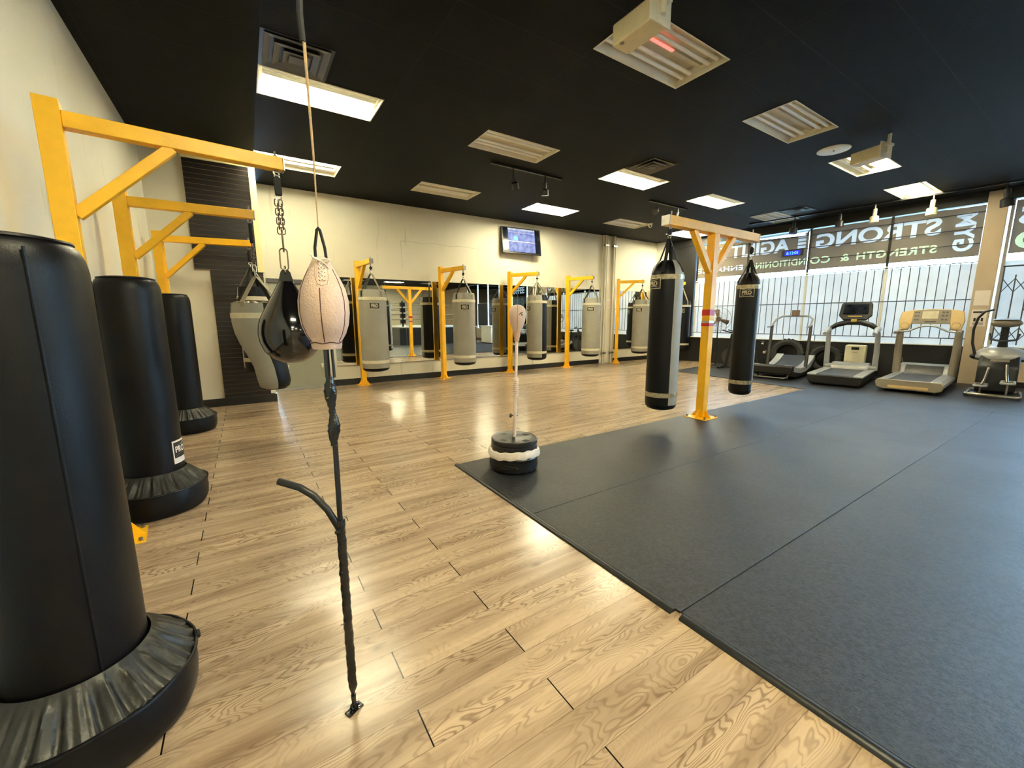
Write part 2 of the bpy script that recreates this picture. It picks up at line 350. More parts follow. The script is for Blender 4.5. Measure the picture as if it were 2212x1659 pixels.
def bend_bm(src, Rr, a0, z0, off=.0, cx=0.0, cy=0.0):
    # flat (x right, y up) -> wrapped on a vertical cylinder, seen from outside
    for v in src.verts:
        a = a0+(v.co.x-cx)/Rr; rr = Rr+off+v.co.z
        v.co = Vector((rr*cos(a), rr*sin(a), z0+v.co.y-cy))
def bm_obj(bm, name, m, parent=None, solid=0.0):
    b = B(); b.bm.free(); b.bm = bm; o = b.obj(name, m, parent, smooth=30)
    if solid:
        s = o.modifiers.new('thick', 'SOLIDIFY'); s.thickness = solid; s.offset = 0
    return o
def plate_bm(w, h, t=.003, nx=10):
    b = B()
    for i in range(nx): b.box(-w/2+w*i/nx, -w/2+w*(i+1)/nx, -h/2, h/2, -t, t)
    bmesh.ops.remove_doubles(b.bm, verts=b.bm.verts, dist=1e-6)
    return b.bm
def link_pts(c, L, w, plane, n=14):
    pts = []
    for k in range(n):
        a = 2*pi*k/n; u = w/2*cos(a); v = (L/2-w/2)*(1 if sin(a) > 0 else -1)*(1 if abs(sin(a)) > .05 else 0)+w/2*sin(a)
        pts.append((c[0]+(u if plane == 0 else 0), c[1]+(u if plane == 1 else 0), c[2]+v))
    return pts

# ---------------------------------------------------------------- room shell
tx = [.34, 2.92, 5.50, 8.08, 10.66]; TW, TD = 1.22, .60
ty = [7.43, 5.02, 2.49, 0.02, -2.45, -4.92, -7.39, -9.86]
b = B(); b.box(-1.3, 13.7, -13.3, 9.45, -.12, 0); struct(b.obj('floor', 'wood', smooth=0))
# ceiling slab with openings for the troffers
b = B(); xs = [-1.3]; [xs.extend((x, x+TW)) for x in tx]; xs.append(13.9)
ys = [-13.3]; [ys.extend((y, y+TD)) for y in sorted(ty)]; ys.append(9.45)
for i in range(len(xs)-1):
    for j in range(len(ys)-1):
        if i % 2 == 1 and j % 2 == 1: continue
        b.box(xs[i], xs[i+1], ys[j], ys[j+1], ZC, ZC+.02)
struct(b.obj('ceiling', 'ceiling', smooth=0))
b = B(); b.box(-1.3, 13.9, -13.3, 9.45, ZC+.25, ZC+.35); b.box(-1.3, -1.25, -13.3, 9.45, ZC+.02, ZC+.25); b.box(13.85, 13.9, -13.3, 9.45, ZC+.02, ZC+.25); b.box(-1.25, 13.85, 9.4, 9.45, ZC+.02, ZC+.25); b.box(-1.25, 13.85, -13.3, -13.25, ZC+.02, ZC+.25); struct(b.obj('ceiling_light_block', 'black_paint', smooth=0), 'unseen slab added above the ceiling to block sky light')  # unseen slab added to keep world light from leaking through the ceiling
b = B(); b.box(XL-.2, XL, YR, YB, 0, ZC); struct(b.obj('wall_left', 'wall', smooth=0))
b = B(); b.box(.40, 12.2, YB, YB+.2, 0, ZC); struct(b.obj('wall_back', 'wall', smooth=0))
b = B(); b.box(-1.2, 14, YR-.2, YR, 0, ZC); struct(b.obj('wall_rear', 'wall', smooth=0))
b = B(); b.box(XL, .36, 8.0, YB+.2, 0, ZC); struct(b.obj('wall_corner', 'wall', smooth=0))
b = B(); b.box(11.74, 12.02, 8.78, YB, 0, ZC); struct(b.obj('trim_1', 'white_paint', smooth=0, bevel=.005))
b = B(); b.box(1.46, 9.2, YB-.014, YB, 0, .13); b.box(9.76, 11.74, YB-.014, YB, 0, .13); struct(b.obj('baseboard_back', 'black_plastic', smooth=0))
b = B(); b.box(XL, .37, 7.984, 8.0, 0, .13); b.box(.36, .374, 7.99, YB, 0, .13); struct(b.obj('baseboard_corner', 'black_plastic', smooth=0))
b = B(); b.box(XL, XL+.014, YR, 7.98, 0, .12); struct(b.obj('baseboard_left', 'black_plastic', smooth=0))
# slatwall panel with cream edging on the corner wall
t = thing('slatwall_panel', 'dark brown slatwall panel with stepped lower edge and cream border in far left corner', 'wall panel', (0, 7.985, 0))
b = B(); b.box(-.55, .27, -.012, .014, 2.15, 3.74); b.box(-.36, .34, -.012, .014, .13, 2.15); b.obj('backing', 'slat_groove', t, smooth=0)
b = B(); z = .135
while z < 3.70:
    x0, x1 = (-.36, .34) if z < 2.13 else (-.55, .27)
    b.box(x0, x1, -.016, -.012, z, z+.0665); z += .0725
b.obj('slats', 'slat', t, smooth=0, bevel=.002)
b = B(); b.box(.27, .36, -.03, .014, 2.15, 3.84); b.box(-.56, .27, -.03, .014, 3.74, 3.84); b.obj('border', 'frame_cream', t, smooth=0, bevel=.003)
b = B(); b.box(.27, .345, -.034, -.03, 2.2, 3.7)
b = B(); b.box(.285, .345, -.036, -.028, .15, .235); b.obj('outlet_plate', 'white_paint', t, smooth=0, bevel=.003)
# grey roll-up door
t = thing('rollup_door', 'pale grey panel door with small handles beside the first wall mirror', 'door', (0, YB-.03, 0))
b = B(); b.box(.46, 1.42, 0, .028, .05, 2.08); b.obj('door_panel', 'grey_door', t, smooth=0, bevel=.004)
b = B(); b.box(.42, 1.46, -.03, .028, 2.08, 2.16); b.obj('head_rail', 'dark_steel', t, smooth=0, bevel=.004)
b = B(); b.box(.42, 1.46, -.02, .028, 0, .05); b.obj('sill', 'silver_plastic', t, smooth=0, bevel=.004)
b = B(); b.box(.6, 1.4, -.006, 0, 1.90, 1.96); b.obj('reflection_band', 'yellow', t, smooth=0)  # mirror reflection painted as a yellow band on the door
for x in (.66, 1.28):
    b = B(); b.box(x-.02, x+.02, -.035, 0, .46, .50); b.box(x-.012, x+.012, -.05, -.035, .42, .50); b.obj('handle', 'white_paint', t, smooth=0, bevel=.004)
# column strip and pipes between the mirrors
b = B(); b.box(9.22, 9.76, YB-.05, YB, 0, ZC); struct(b.obj('trim_2', 'wall', smooth=0, bevel=.01))
for nm, x, lb in (('conduit_pipe', 9.27, 'grey conduit pipe left of the paper notice on back wall'), ('conduit_pipe', 9.62, 'grey conduit pipe right of the paper notice on back wall')):
    t = thing(nm, lb, 'pipe', (x, YB-.105, 0), group='conduit pipes on the back wall')
    b = B(); b.cyl((0, 0, 0), (0, 0, ZC-.01), .028, 12); b.cyl((.065, 0, .0), (.065, 0, ZC-.01), .018, 12); b.obj('pipe', 'wall', t)
    for z in (.3, 3.52):
        b = B(); b.box(-.05, .1, -.035, .05, z, z+.05); b.obj('clamp', 'steel', t, bevel=.005)
b = B(); b.cyl((6.66, YB-.02, .13), (6.66, YB-.02, ZC-.01), .014, 10); tag(b.obj('cable_conduit', 'wall'), 'thin vertical conduit behind the television on back wall', 'pipe')
t = thing('paper_notice', 'small pale paper notice taped between two pipes on back wall', 'notice', (9.5, YB-.056, 1.7))
b = B(); b.box(-.08, .10, -.001, .003, 0, .29); b.obj('sheet', 'paper', t, smooth=0)
b = B(); [b.box(-.05, .07, -.003, -.001, z, z+.008) for z in (.05, .09, .13, .17)]; b.obj('faint_print', 'pink_dark', t, smooth=0)
b = B(); zz = 3.10
pts = [(3.05+i*.2, YB-.001, 3.09+.012*sin(i*1.9)+.006*sin(i*5)) for i in range(13)]
b.tube(pts, .0022, 5); b.tube([(3.05, YB-.001, 3.09), (3.07, YB-.001, 2.5)], .0018, 5); struct(b.obj('trim_3', 'taupe'), 'hairline crack in the cream back wall')

# mirrors
for i in range(5):
    x0 = 1.57+i*1.526
    t = thing('wall_mirror', ['leftmost frameless wall mirror beside grey door', 'second wall mirror from the left reflecting the wide yellow frame', 'middle wall mirror behind the white reflex ball', 'fourth wall mirror from the left reflecting bright windows', 'wall mirror just left of the conduit pipes'][i], 'mirror', (x0, YB-.008, .42), group='wall mirrors on the back wall')
    b = B(); b.box(0, 1.522, -.002, .004, 0, 1.83); b.obj('mirror_sheet', 'mirror', t, smooth=0)
    b = B(); b.box(0, 1.522, -.006, .006, -.012, 0); b.obj('bottom_channel', 'steel', t, smooth=0)
t = thing('wall_mirror', 'wall mirror right of the conduit pipes behind the last grey bag', 'mirror', (9.84, YB-.008, .42), group='wall mirrors on the back wall')
b = B(); b.box(0, 1.5, -.002, .004, 0, 1.83); b.obj('mirror_sheet', 'mirror', t, smooth=0)
b = B(); b.box(0, 1.5, -.006, .006, -.012, 0); b.obj('bottom_channel', 'steel', t, smooth=0)

# ---------------------------------------------------------------- window wall (own frame, turned 4.49 degrees)
WA = R(4.49); WM = Matrix.Translation((12.7634, 0, 0)) @ Matrix.Rotation(WA, 4, 'Z')
def wl(o):
    o.location = (12.7634, 0, 0); o.rotation_euler = (0, 0, WA); return o
def wpt(s, d=0.0, z=0.0):
    v = WM @ Vector((d, s, z)); return v
ZS = .78; ZH = 3.64
b = B(); b.box(0, .16, 1.98, 9.3, 0, ZS); struct(wl(b.obj('wall_window', 'black_paint', smooth=0)))
b = B(); b.box(0, .16, YR, 1.70, 0, ZS); struct(wl(b.obj('wall_street', 'beige_paint', smooth=0)))
b = B(); b.box(-.02, .16, YR, 9.3, ZH, ZC); struct(wl(b.obj('trim_4', 'black_paint', smooth=0)), 'black header above the windows')
b = B(); b.box(0, .16, 7.99, 9.3, ZS, ZH); struct(wl(b.obj('wall_right', 'black_paint', smooth=0)))
b = B(); b.box(-.05, .17, 1.71, 1.99, 0, ZC-.01); struct(wl(b.obj('trim_5', 'beige_paint', smooth=0, bevel=.01)), 'beige pillar between the windows')
b = B(); b.box(-.03, .16, 1.98, 7.99, ZS, ZS+.02); struct(wl(b.obj('trim_6', 'white_paint', smooth=0, bevel=.004)), 'pale sill under the barred windows')
b = B(); b.box(-.03, .16, YR, 1.70, ZS, ZS+.02); struct(wl(b.obj('trim_7', 'white_paint', smooth=0, bevel=.004)), 'pale sill right of the beige pillar')
b = B(); b.box(-.012, 0, YR, 1.70, 0, .12); struct(wl(b.obj('baseboard_street', 'black_plastic', smooth=0)))
mull = [7.97, 6.47, 4.985, 3.42, 1.99]
for i in range(4):
    s1, s0 = mull[i], mull[i+1]
    t = struct(wl(bpy.data.objects.new('window_%d' % (i+1), None))); C.objects.link(t)
    b = B(); b.box(.10, .106, s0, s1-.045, ZS+.02, ZH); b.obj('pane', 'glass', t, smooth=0)
    b = B(); b.bm.faces.new([b.bm.verts.new(p) for p in ((.094, s0, ZS+.02), (.094, s1-.045, ZS+.02), (.094, s1-.045, 2.48), (.094, s0, 2.48))]); b.obj('privacy_film', 'film', t, smooth=0)
    b = B(); b.box(.06, .14, s1-.045, s1+.0, 2.55, ZH); b.obj('upper_mullion', 'black_plastic', t, smooth=0)  # black paints in the backlit silhouette of the upper part
    b = B(); b.box(.06, .14, s1-.045, s1+.0, ZS+.02, 2.55); b.obj('lower_mullion', 'white_paint', t, smooth=0)
edges = [1.68, .1, -1.6, -3.2, -4.8, -6.4, -8.0]
for i in range(6):
    s1, s0 = edges[i], edges[i+1]
    t = struct(wl(bpy.data.objects.new('window_%d' % (i+5), None))); C.objects.link(t)
    b = B(); b.box(.10, .106, s0+.03, s1-.03, ZS+.02, ZH); b.obj('pane', 'glass', t, smooth=0)
    if i == 0:
        b = B(); b.bm.faces.new([b.bm.verts.new(p) for p in ((.094, s0, ZS+.02), (.094, s1-.05, ZS+.02), (.094, s1-.05, 2.48), (.094, s0, 2.48))]); b.obj('privacy_film', 'film', t, smooth=0)
    b = B(); b.box(.06, .14, s1-.05, s1+.0, ZS+.02, ZH); b.obj('window_frame', 'white_paint', t, smooth=0)
b = B(); b.box(0, .16, YR, -8.0, ZS, ZH); struct(wl(b.obj('wall_far_right', 'beige_paint', smooth=0)))
# security bars
def bars(s0, s1, label, name='window_security_bars'):
    t = wl(thing(name, label, 'window bars', group='security bars inside the windows'))
    t.location = (12.7634, 0, 0); t.rotation_euler = (0, 0, WA)
    for z in (3.48, 3.17, 2.87, 2.5, 1.75, .94):
        b = B(); b.cyl((.02, s0, z), (.02, s1, z), .009 if z > 2.6 else .010, 8); b.obj('rail', 'dark_steel', t)
    b = B(); n = int((s1-s0)/.152)
    for k in range(n):
        s = s0+.08+k*.152; b.cyl((.02, s, .94), (.02, s, 2.5), .0075, 6)
    b.obj('upright_bars', 'dark_steel', t)
    for s in (s0+.35, s1-.35):
        b = B(); b.cyl((.02, s, ZS+.01), (.02, s, .94), .008, 6); b.obj('bracket', 'dark_steel', t)
bars(4.99, 7.96, 'dark security bars over the window behind the two long black bags')
bars(1.99, 4.97, 'dark security bars over the window behind the powered treadmills')
bars(-4.8, .0, 'dark security bars over the street window, seen in the mirrors')
# folding gate on the section right of the pillar
t = thing('folding_gate', 'folding metal lattice gate across the window right of the beige pillar', 'gate'); wl(t)
b = B()
for k in range(9):
    s = 1.62-k*.16; b.cyl((.0, s, .84), (.0, s, 2.2 if k % 2 else 2.36), .010, 6)
b.obj('gate_bars', 'dark_steel', t)
b = B()
for z in (1.05, 2.0):
    for k in range(8):
        s = 1.62-k*.16; q = 1 if k % 2 else -1
        b.cyl((-.012, s, z+.13*q), (-.012, s-.16, z-.13*q), .007, 6); b.cyl((-.012, s, z-.13*q), (-.012, s-.16, z+.13*q), .007, 6)
b.obj('lattice', 'dark_steel', t)
b = B(); b.cyl((.0, 1.64, 2.37), (.0, .3, 2.37), .014, 8); b.obj('top_rail', 'dark_steel', t)
# banner with cut-out lettering, seen from inside
def place(bm, s0, z0, rot=False):
    for v in bm.verts:
        if rot: v.co = Vector((0, s0-v.co.y, z0+v.co.x))
        else: v.co = Vector((0, s0+v.co.x, z0+v.co.y))
def rects(rs):
    b = B()
    for (y0, y1, z0, z1) in rs:
        vs = [b.bm.verts.new(p) for p in ((0, y0, z0), (0, y1, z0), (0, y1, z1), (0, y0, z1))]; b.bm.faces.new(vs)
    return b.bm
def loops_of(bm):
    nxt = {}
    be = [e for e in bm.edges if len(e.link_faces) == 1]; seen = set(); out = []
    adj = {}
    for e in be:
        for v in e.verts: adj.setdefault(v, []).append(e)
    for e in be:
        if e in seen: continue
        v0 = e.verts[0]; v = e.verts[1]; lp = [v0.co.copy()]; seen.add(e); cur = e
        while v != v0:
            lp.append(v.co.copy()); nx = [q for q in adj[v] if q not in seen]
            if not nx: break
            cur = nx[0]; seen.add(cur); v = cur.other_vert(v)
        if len(lp) > 2: out.append(lp)
    return out
def banner(name, label, y0, y1, z0, z1, texts, sheet='banner'):
    t = thing(name, label, 'window sign'); wl(t); holes = []; out = []
    for (nm, mt, bm) in texts:
        holes += loops_of(bm); out.append((nm, mt, bm))
    outer = [Vector((0, y0, z0)), Vector((0, y1, z0)), Vector((0, y1, z1)), Vector((0, y0, z1))]
    allp = [outer]+holes
    tri = tessellate_polygon(allp); flat = [v for l in allp for v in l]
    me = bpy.data.meshes.new('banner_sheet'); me.from_pydata([(0.0755, v.y, v.z) for v in flat], [], [tuple(f) for f in tri]); me.materials.append(M[sheet])
    o = bpy.data.objects.new('banner_sheet', me); C.objects.link(o); o.parent = t
    for nm, mt, bm in out:
        for v in bm.verts: v.co.x = .0755
        bm_obj(bm, nm, mt, t)
def T(nm, body, s0, s1, z0, z1, mt, bold=.032, rot=False, space=1.0):
    if rot:
        bm = text_loops(body, s0-s1, z1-z0, bold, space); place(bm, s0, z0, True)
    else:
        bm = text_loops(body, z1-z0, s1-s0, bold, space); place(bm, s0, z0)
    return (nm, mt, bm)
banner('window_banner', 'grey window banner with mirrored lettering above the treadmills', 2.0, 4.95, 2.62, 3.62, [
    T('lettering', 'STRONG', 2.6, 4.84, 3.13, 3.49, 'letter'), T('small_lettering', 'STRENGTH', 2.62, 3.98, 2.76, 2.93, 'letter_green', .025, space=1.1), T('ampersand', '&', 4.12, 4.30, 2.76, 2.93, 'letter_green', .025), T('small_lettering', 'CO', 4.5, 4.93, 2.76, 2.93, 'letter_green', .025, space=1.1),
    T('upright_lettering', 'GYM', 2.40, 2.10, 2.74, 3.50, 'letter', rot=True)])
banner('window_banner', 'grey window banner with mirrored lettering behind the long black bags', 5.0, 7.95, 2.62, 3.62, [
    T('lettering', 'AGILITY', 5.42, 7.3, 3.13, 3.50, 'letter'), T('small_lettering', 'NDITIONING', 5.03, 6.40, 2.76, 2.93, 'letter_green', .025, space=1.1),
    T('pale_lettering', 'ENHANCE', 6.58, 7.93, 2.77, 2.92, 'letter', .025, space=1.1),
    ('upright_marks', 'letter', rects([(5.06, 5.24, 3.19, 3.25), (5.06, 5.24, 3.28, 3.34), (5.06, 5.24, 3.37, 3.43), (5.06, 5.24, 3.46, 3.51), (5.06, 5.10, 3.51, 3.57)]))])
banner('window_banner', 'piece of grey window banner at the right edge beyond the beige pillar', .15, 1.62, 2.62, 3.62, [
    T('lettering', 'S', 1.2, 1.56, 3.14, 3.50, 'letter'), T('green_lettering', 'O', 1.1, 1.56, 2.68, 3.04, 'letter_green')])
banner('window_banner', 'dark window banner reading COFFEE on the street side, seen in mirrors', -2.0, -.05, 2.62, 3.3, [T('lettering', 'COFFEE', -1.85, -.2, 2.75, 3.1, 'letter')], 'banner_dark')
# outdoors
b = B(); b.box(12.9, 60, -40, 50, -.16, -.15); struct(b.obj('ground_street', 'ground', smooth=0), 'pale street beyond the windows')
t = thing('street_building', 'pale hazy building across the street beyond the windows', 'building', (30, 4, -.15))
b = B(); b.box(0, 6, -30, 30, 0, 4.2); b.obj('facade', 'far', t, smooth=0)
for k in range(14):
    b = B(); b.box(-.05, 0, -28+k*4, -26+k*4, 1, 2.6); b.obj('window', 'ground', t, smooth=0)
# notices on the pillar
for z0, z1, lb, ink in ((1.62, 1.92, 'blank pinkish sheet taped high on the beige pillar', 0), (1.20, 1.54, 'printed notice with black heading taped on the beige pillar', 1)):
    t = thing('taped_notice', lb, 'notice'); wl(t)
    b = B(); b.box(-.056, -.0515, 1.74, 1.95, z0, z1); b.obj('sheet', 'paper', t, smooth=0)
    if ink:
        b = B(); b.box(-.058, -.056, 1.76, 1.93, z1-.07, z1-.035); [b.box(-.058, -.056, y, y+.03, z0+.10, z0+.17) for y in (1.78, 1.88)]; [b.box(-.058, -.056, 1.77, 1.92, z0+q, z0+q+.008) for q in (.03, .05, .07)]; b.obj('print', 'ink', t, smooth=0)

# ---------------------------------------------------------------- floor mats
def mat(x0, x1, y0, y1, label, poly=None):
    b = B()
    if poly: b.prism(poly, 'z', 0.0005, .012)
    else: b.box(x0, x1, y0, y1, 0.0005, .012)
    return tag(b.obj('rubber_mat', 'mat', smooth=0, bevel=.003), label, 'mat', 'black rubber floor mats')
mat(1.615, 9.08, 2.205, 3.42, 'black rubber mat strip under the white reflex stand')
mat(1.615, 9.08, 1.02, 2.20, 'second black rubber mat strip counted from the wooden floor edge')
mat(1.616, 9.08, -.20, 1.015, 'nearest black rubber mat strip at lower right')
mat(1.62, 9.08, -1.42, -.205, 'black rubber mat strip beyond the right edge, seen in the mirrors')
mat(3.0, 9.08, -3.1, -1.425, 'wide black rubber mat area in front of the boxing ring')
mat(0, 0, 0, 0, 'black rubber mat area under the treadmills and elliptical', [(9.085, -3.1), (12.9, -3.1), (12.76-.02, 0), (12.12, 7.0), (9.44, 6.62), (9.085, 3.4)])
for y0, y1, lb in ((1.045, 3.43, 'thin grey-black edging strip along the far half of the mat edge'), (-1.42, 1.0, 'thin shiny black edging strip along the near half of the mat edge')):
    b = B(); b.lathe([(.0, 0)], 3); b.bm.free(); b.bm = bmesh.new()
    b.prism([(1.572, .0005), (1.578, .010), (1.592, .0165), (1.606, .0165), (1.614, .012), (1.614, .0005)], 'y', y0, y1)
    tag(b.obj('mat_edging', 'black_plastic'), lb, 'edge trim', 'mat edging strips')

# ---------------------------------------------------------------- ceiling fixtures
lit = {(0, 0): 'near', (0, 1): 'far', (2, 0): 'all', (2, 1): 'far', (3, 1): 'far', (4, 0): 'all', (3, 2): 'right', (4, 2): 'mid'}
names = {(0, 0): 'lit ceiling light partly hidden behind the end of nearest yellow arm', (1, 0): 'unlit cream ceiling light close to the back wall, left one',
 (2, 0): 'lit ceiling light above and right of the television', (3, 0): 'unlit ceiling light next to the small white dome camera', (4, 0): 'lit ceiling light seen under the wide yellow frame beam',
 (0, 1): 'largest lit ceiling light, crossed by the tan cord', (1, 1): 'unlit cream ceiling light between largest lit light and dark spotlights', (2, 1): 'lit ceiling light beside the middle ceiling vent',
 (3, 1): 'lit ceiling light directly above the wide yellow frame', (4, 1): 'unlit ceiling light beside the vent near the windows',
 (0, 2): 'ceiling light overhead at upper left, above the left wall brackets', (1, 2): 'big unlit ceiling light behind the cream hanging box, nearest on the right', (2, 2): 'dirty unlit ceiling light reflecting daylight, beside round white disc',
 (3, 2): 'glaring ceiling light with a small box hanging before it', (4, 2): 'lit ceiling light nearest to the front windows at upper right'}
def troffer(i, j):
    x0, y0 = tx[i], ty[j]; key = (i, j); st = lit.get(key)
    if j > 2: st = 'all' if (i, j) in ((0, 3), (2, 4), (0, 5), (3, 5), (1, 6), (0, 7), (3, 7)) else None
    if j == 2 and i == 0: st = None
    t = thing('ceiling_light', names.get(key, 'recessed fluorescent ceiling light seen only in the mirrors'), 'ceiling light', (x0, y0, ZC), group='recessed fluorescent ceiling lights' if key in names else 'ceiling lights seen only in the mirrors')
    g = .004
    b = B()   # pan: sloping sides up to the top
    e, hgt = .07, .10
    def q(a): b.bm.faces.new([b.bm.verts.new(p) for p in a])
    x1, y1 = TW-g, TD-g
    q([(e, e, hgt), (x1-e, e, hgt), (x1-e, y1-e, hgt), (e, y1-e, hgt)]); q([(g, g, 0), (x1, g, 0), (x1-e, e, hgt), (e, e, hgt)]); q([(g, y1, 0), (x1, y1, 0), (x1-e, y1-e, hgt), (e, y1-e, hgt)])
    q([(g, g, 0), (g, y1, 0), (e*.3, y1-e, hgt), (e*.3, e, hgt)]); q([(x1, g, 0), (x1, y1, 0), (x1-e*.3, y1-e, hgt), (x1-e*.3, e, hgt)])
    q([(e*.3, e, hgt), (e, e, hgt), (e, y1-e, hgt), (e*.3, y1-e, hgt)]); q([(x1-e*.3, e, hgt), (x1-e, e, hgt), (x1-e, y1-e, hgt), (x1-e*.3, y1-e, hgt)])
    for (xa, xb, xc) in ((g, e, e*.3), (x1, x1-e, x1-e*.3)):
        q([(xa, g, 0), (xb, e, hgt), (xc, e, hgt)]); q([(xa, y1, 0), (xb, y1-e, hgt), (xc, y1-e, hgt)])
    b.obj('reflector_pan', 'pan', t, smooth=0)
    b = B(); b.box(0, TW, 0, .012, -.006, .004); b.box(0, TW, TD-.012, TD, -.006, .004); b.box(0, .012, .012, TD-.012, -.006, .004); b.box(TW-.012, TW, .012, TD-.012, -.006, .004); b.obj('frame', 'white_metal', t, smooth=0)
    b = B(); b.prism([(TD/2-.05, hgt), (TD/2+.05, hgt), (TD/2+.025, .055), (TD/2-.025, .055)], 'x', .03, TW-.03); b.obj('ballast_cover', 'pan', t, smooth=0)
    for k, yy in enumerate((.11, .20, .40, .49)):
        on = st == 'all' or (st == 'far' and k > 1) or (st == 'near' and k < 2) or (st == 'mid' and k in (1, 2)) or (st == 'right' and k in (0, 1))
        b = B(); b.cyl((.045, yy, .040), (TW-.045, yy, .040), .019, 10); b.obj('lit_tube' if on else 'fluorescent_tube', 'tube_on' if on else 'tube_off', t)
    for xa in (.02, TW-.045):
        b = B(); b.box(xa, xa+.025, .08, TD-.08, .035, .085); b.obj('tube_socket', 'pan', t, smooth=0)
for j in range(len(ty)):
    for i in range(5): troffer(i, j)
for (x, y), lb in (((.34, 4.41), 'square dark ceiling vent above the largest lit light'), ((5.5, 4.40), 'square dark ceiling vent in the middle of the ceiling'), ((10.66, 4.40), 'square dark ceiling vent nearest the windows'), ):
    t = thing('ceiling_vent', lb, 'vent', (x+.3, y+.3, ZC), group='square ceiling vents')
    b = B(); b.prism([(-.3, -.3), (.3, -.3), (.3, .3), (-.3, .3)], 'z', -.004, .0); b.obj('backing', 'black_plastic', t, smooth=0)
    for hw, z in ((.27, -.012), (.19, -.024), (.11, -.034)):
        b = B(); L = [(hw, z), (hw-.06, z+.008)]
        for s1 in range(4):
            mt = Matrix.Rotation(s1*pi/2, 4, 'Z')
            vs = [b.bm.verts.new(mt @ Vector(p)) for p in ((hw, -hw, z), (hw, hw, z), (hw-.055, hw-.055, z+.012), (hw-.055, -hw+.055, z+.012))]; b.bm.faces.new(vs)
        o = b.obj('louvre', 'taupe' if False else 'vent', t, smooth=0) if 'vent' in M else None
        if o is None:
            M['vent'] = simple('dark_vent_enamel', (84, 82, 76), .45); o = None
            b2 = b; me = bpy.data.meshes.new('louvre'); o = b2.obj('louvre', 'vent', t, smooth=0)
        s_ = o.modifiers.new('thick', 'SOLIDIFY'); s_.thickness = .004
    b = B(); b.box(-.06, .06, -.06, .06, -.036, -.03); b.obj('centre_plate', 'vent', t, smooth=0)
t = thing('ceiling_speaker', 'flat round white disc in ceiling near the glaring light', 'ceiling speaker', (7.55, 2.83, ZC-.012))
b = B(); b.lathe([(.0, 0), (.19, 0), (.205, .004), (.205, .012)], 40); b.obj('grille', 'white_metal', t); b = B(); b.ball((0, 0, -.002), .012); b.obj('badge', 'dark_steel', t)
t = thing('dome_camera', 'small white dome security camera on the ceiling', 'camera', (9.18, 7.40, ZC))
b = B(); b.lathe([(.0, -.03), (.05, -.03), (.06, -.015), (.06, 0)], 24); b.obj('base', 'white_metal', t); b = B(); b.ball((0, 0, -.055), .05); b.obj('ball_housing', 'white_metal', t); b = B(); b.ball((-.03, -.03, -.07), .022); b.obj('lens', 'gloss_black', t)
# hanging boxes
for (x, y, rz), lb, glow in (((2.80, 2.46, .0), 'cream metal box hanging in front of the big unlit ceiling light', 0), ((7.62, 2.42, -.25), 'small tan metal box hanging beneath the glaring ceiling light', 1)):
    t = thing('hanging_box', lb, 'ceiling box', (x, y, 3.56), rz, 'cream boxes hanging from the ceiling')
    b = B(); b.box(-.10, .09, -.20, .18, 0, .16); b.obj('housing', 'cream_metal', t, bevel=.012)
    b = B(); b.box(-.12, .11, -.215, -.195, -.01, .19); b.obj('side_bracket', 'pan', t, bevel=.004)
    b = B(); b.cyl((0, -.23, .05), (0, -.23, ZC-3.56), .022, 12); b.box(-.06, .06, -.26, -.19, .13, .16); b.obj('mounting_arm', 'pan', t)
    b = B(); b.cyl((-.07, .10, -.004), (-.07, .10, 0), .018, 12); b.obj('knockout', 'taupe', t)
t = thing('pink_glow_strip', 'pink glow put onto the big unlit ceiling light as a strip', 'light strip', (3.02, 2.735, ZC+.03))
b = B(); b.box(.10, .60, 0, .03, 0, .006); b.obj('glow_strip', 'pink_glow', t, smooth=0)  # pink glow on the unlit fitting, put in as an emissive strip
# track lights
def spot(t, x, y, m, tilt=(0, 0, -1), big=1.0):
    # one head on its track: stem, neck and can
    e = bpy.data.objects.new('spot_head', None)
    d = Vector(tilt).normalized()
    b = B(); b.cyl((x, y, -.03), (x, y, -.12), .012, 8); p = Vector((x, y, -.12)); b.cyl(p, p+d*.10*big, .026*big, 14)
    p2 = p+d*.10*big; b.tube([p2, p2+d*.02, p2+d*.10*big], [.03*big, .055*big, .058*big], 20); return b.obj('spot_head', m, t)
def track(name, label, p0, p1, heads):
    t = thing(name, label, 'track light', (0, 0, ZC), group='ceiling light tracks')
    b = B(); b.beam((p0[0], p0[1], -.015), (p1[0], p1[1], -.015), .035, .03); b.obj('track', 'black_plastic', t)
    for h in heads: spot(t, *h)
track('track_light', 'black track with two dark spotlights near ceiling centre', (3.5, 5.95), (4.95, 5.95), [(3.92, 5.95, 'black_plastic', (.35, .2, -1), 1.1), (4.58, 5.95, 'black_plastic', (.15, .2, -1), 1.1)])
track('track_light', 'black track with two spotlights above left end of wide yellow frame', (7.35, 5.98), (8.65, 5.98), [(7.64, 5.98, 'dark_steel', (-.8, -.3, -.6), 1.1), (8.34, 5.98, 'silver_plastic', (-.1, .3, -1), 1.1)])
track('track_light', 'long black track with spotlights along the front windows', (11.42, 6.0), (12.55, -2.5), [(11.52, 4.97, 'black_plastic', (-.1, 0, -1), 1.5), (11.66, 4.09, 'black_plastic', (0, 0, -1), 1.4), (11.76, 3.5, 'cream_metal', (0, 0, -1), 1.4), (11.88, 2.62, 'cream_metal', (-.1, 0, -1), 1.5), (12.0, 1.68, 'black_plastic', (.2, -.1, -1), 1.6)])

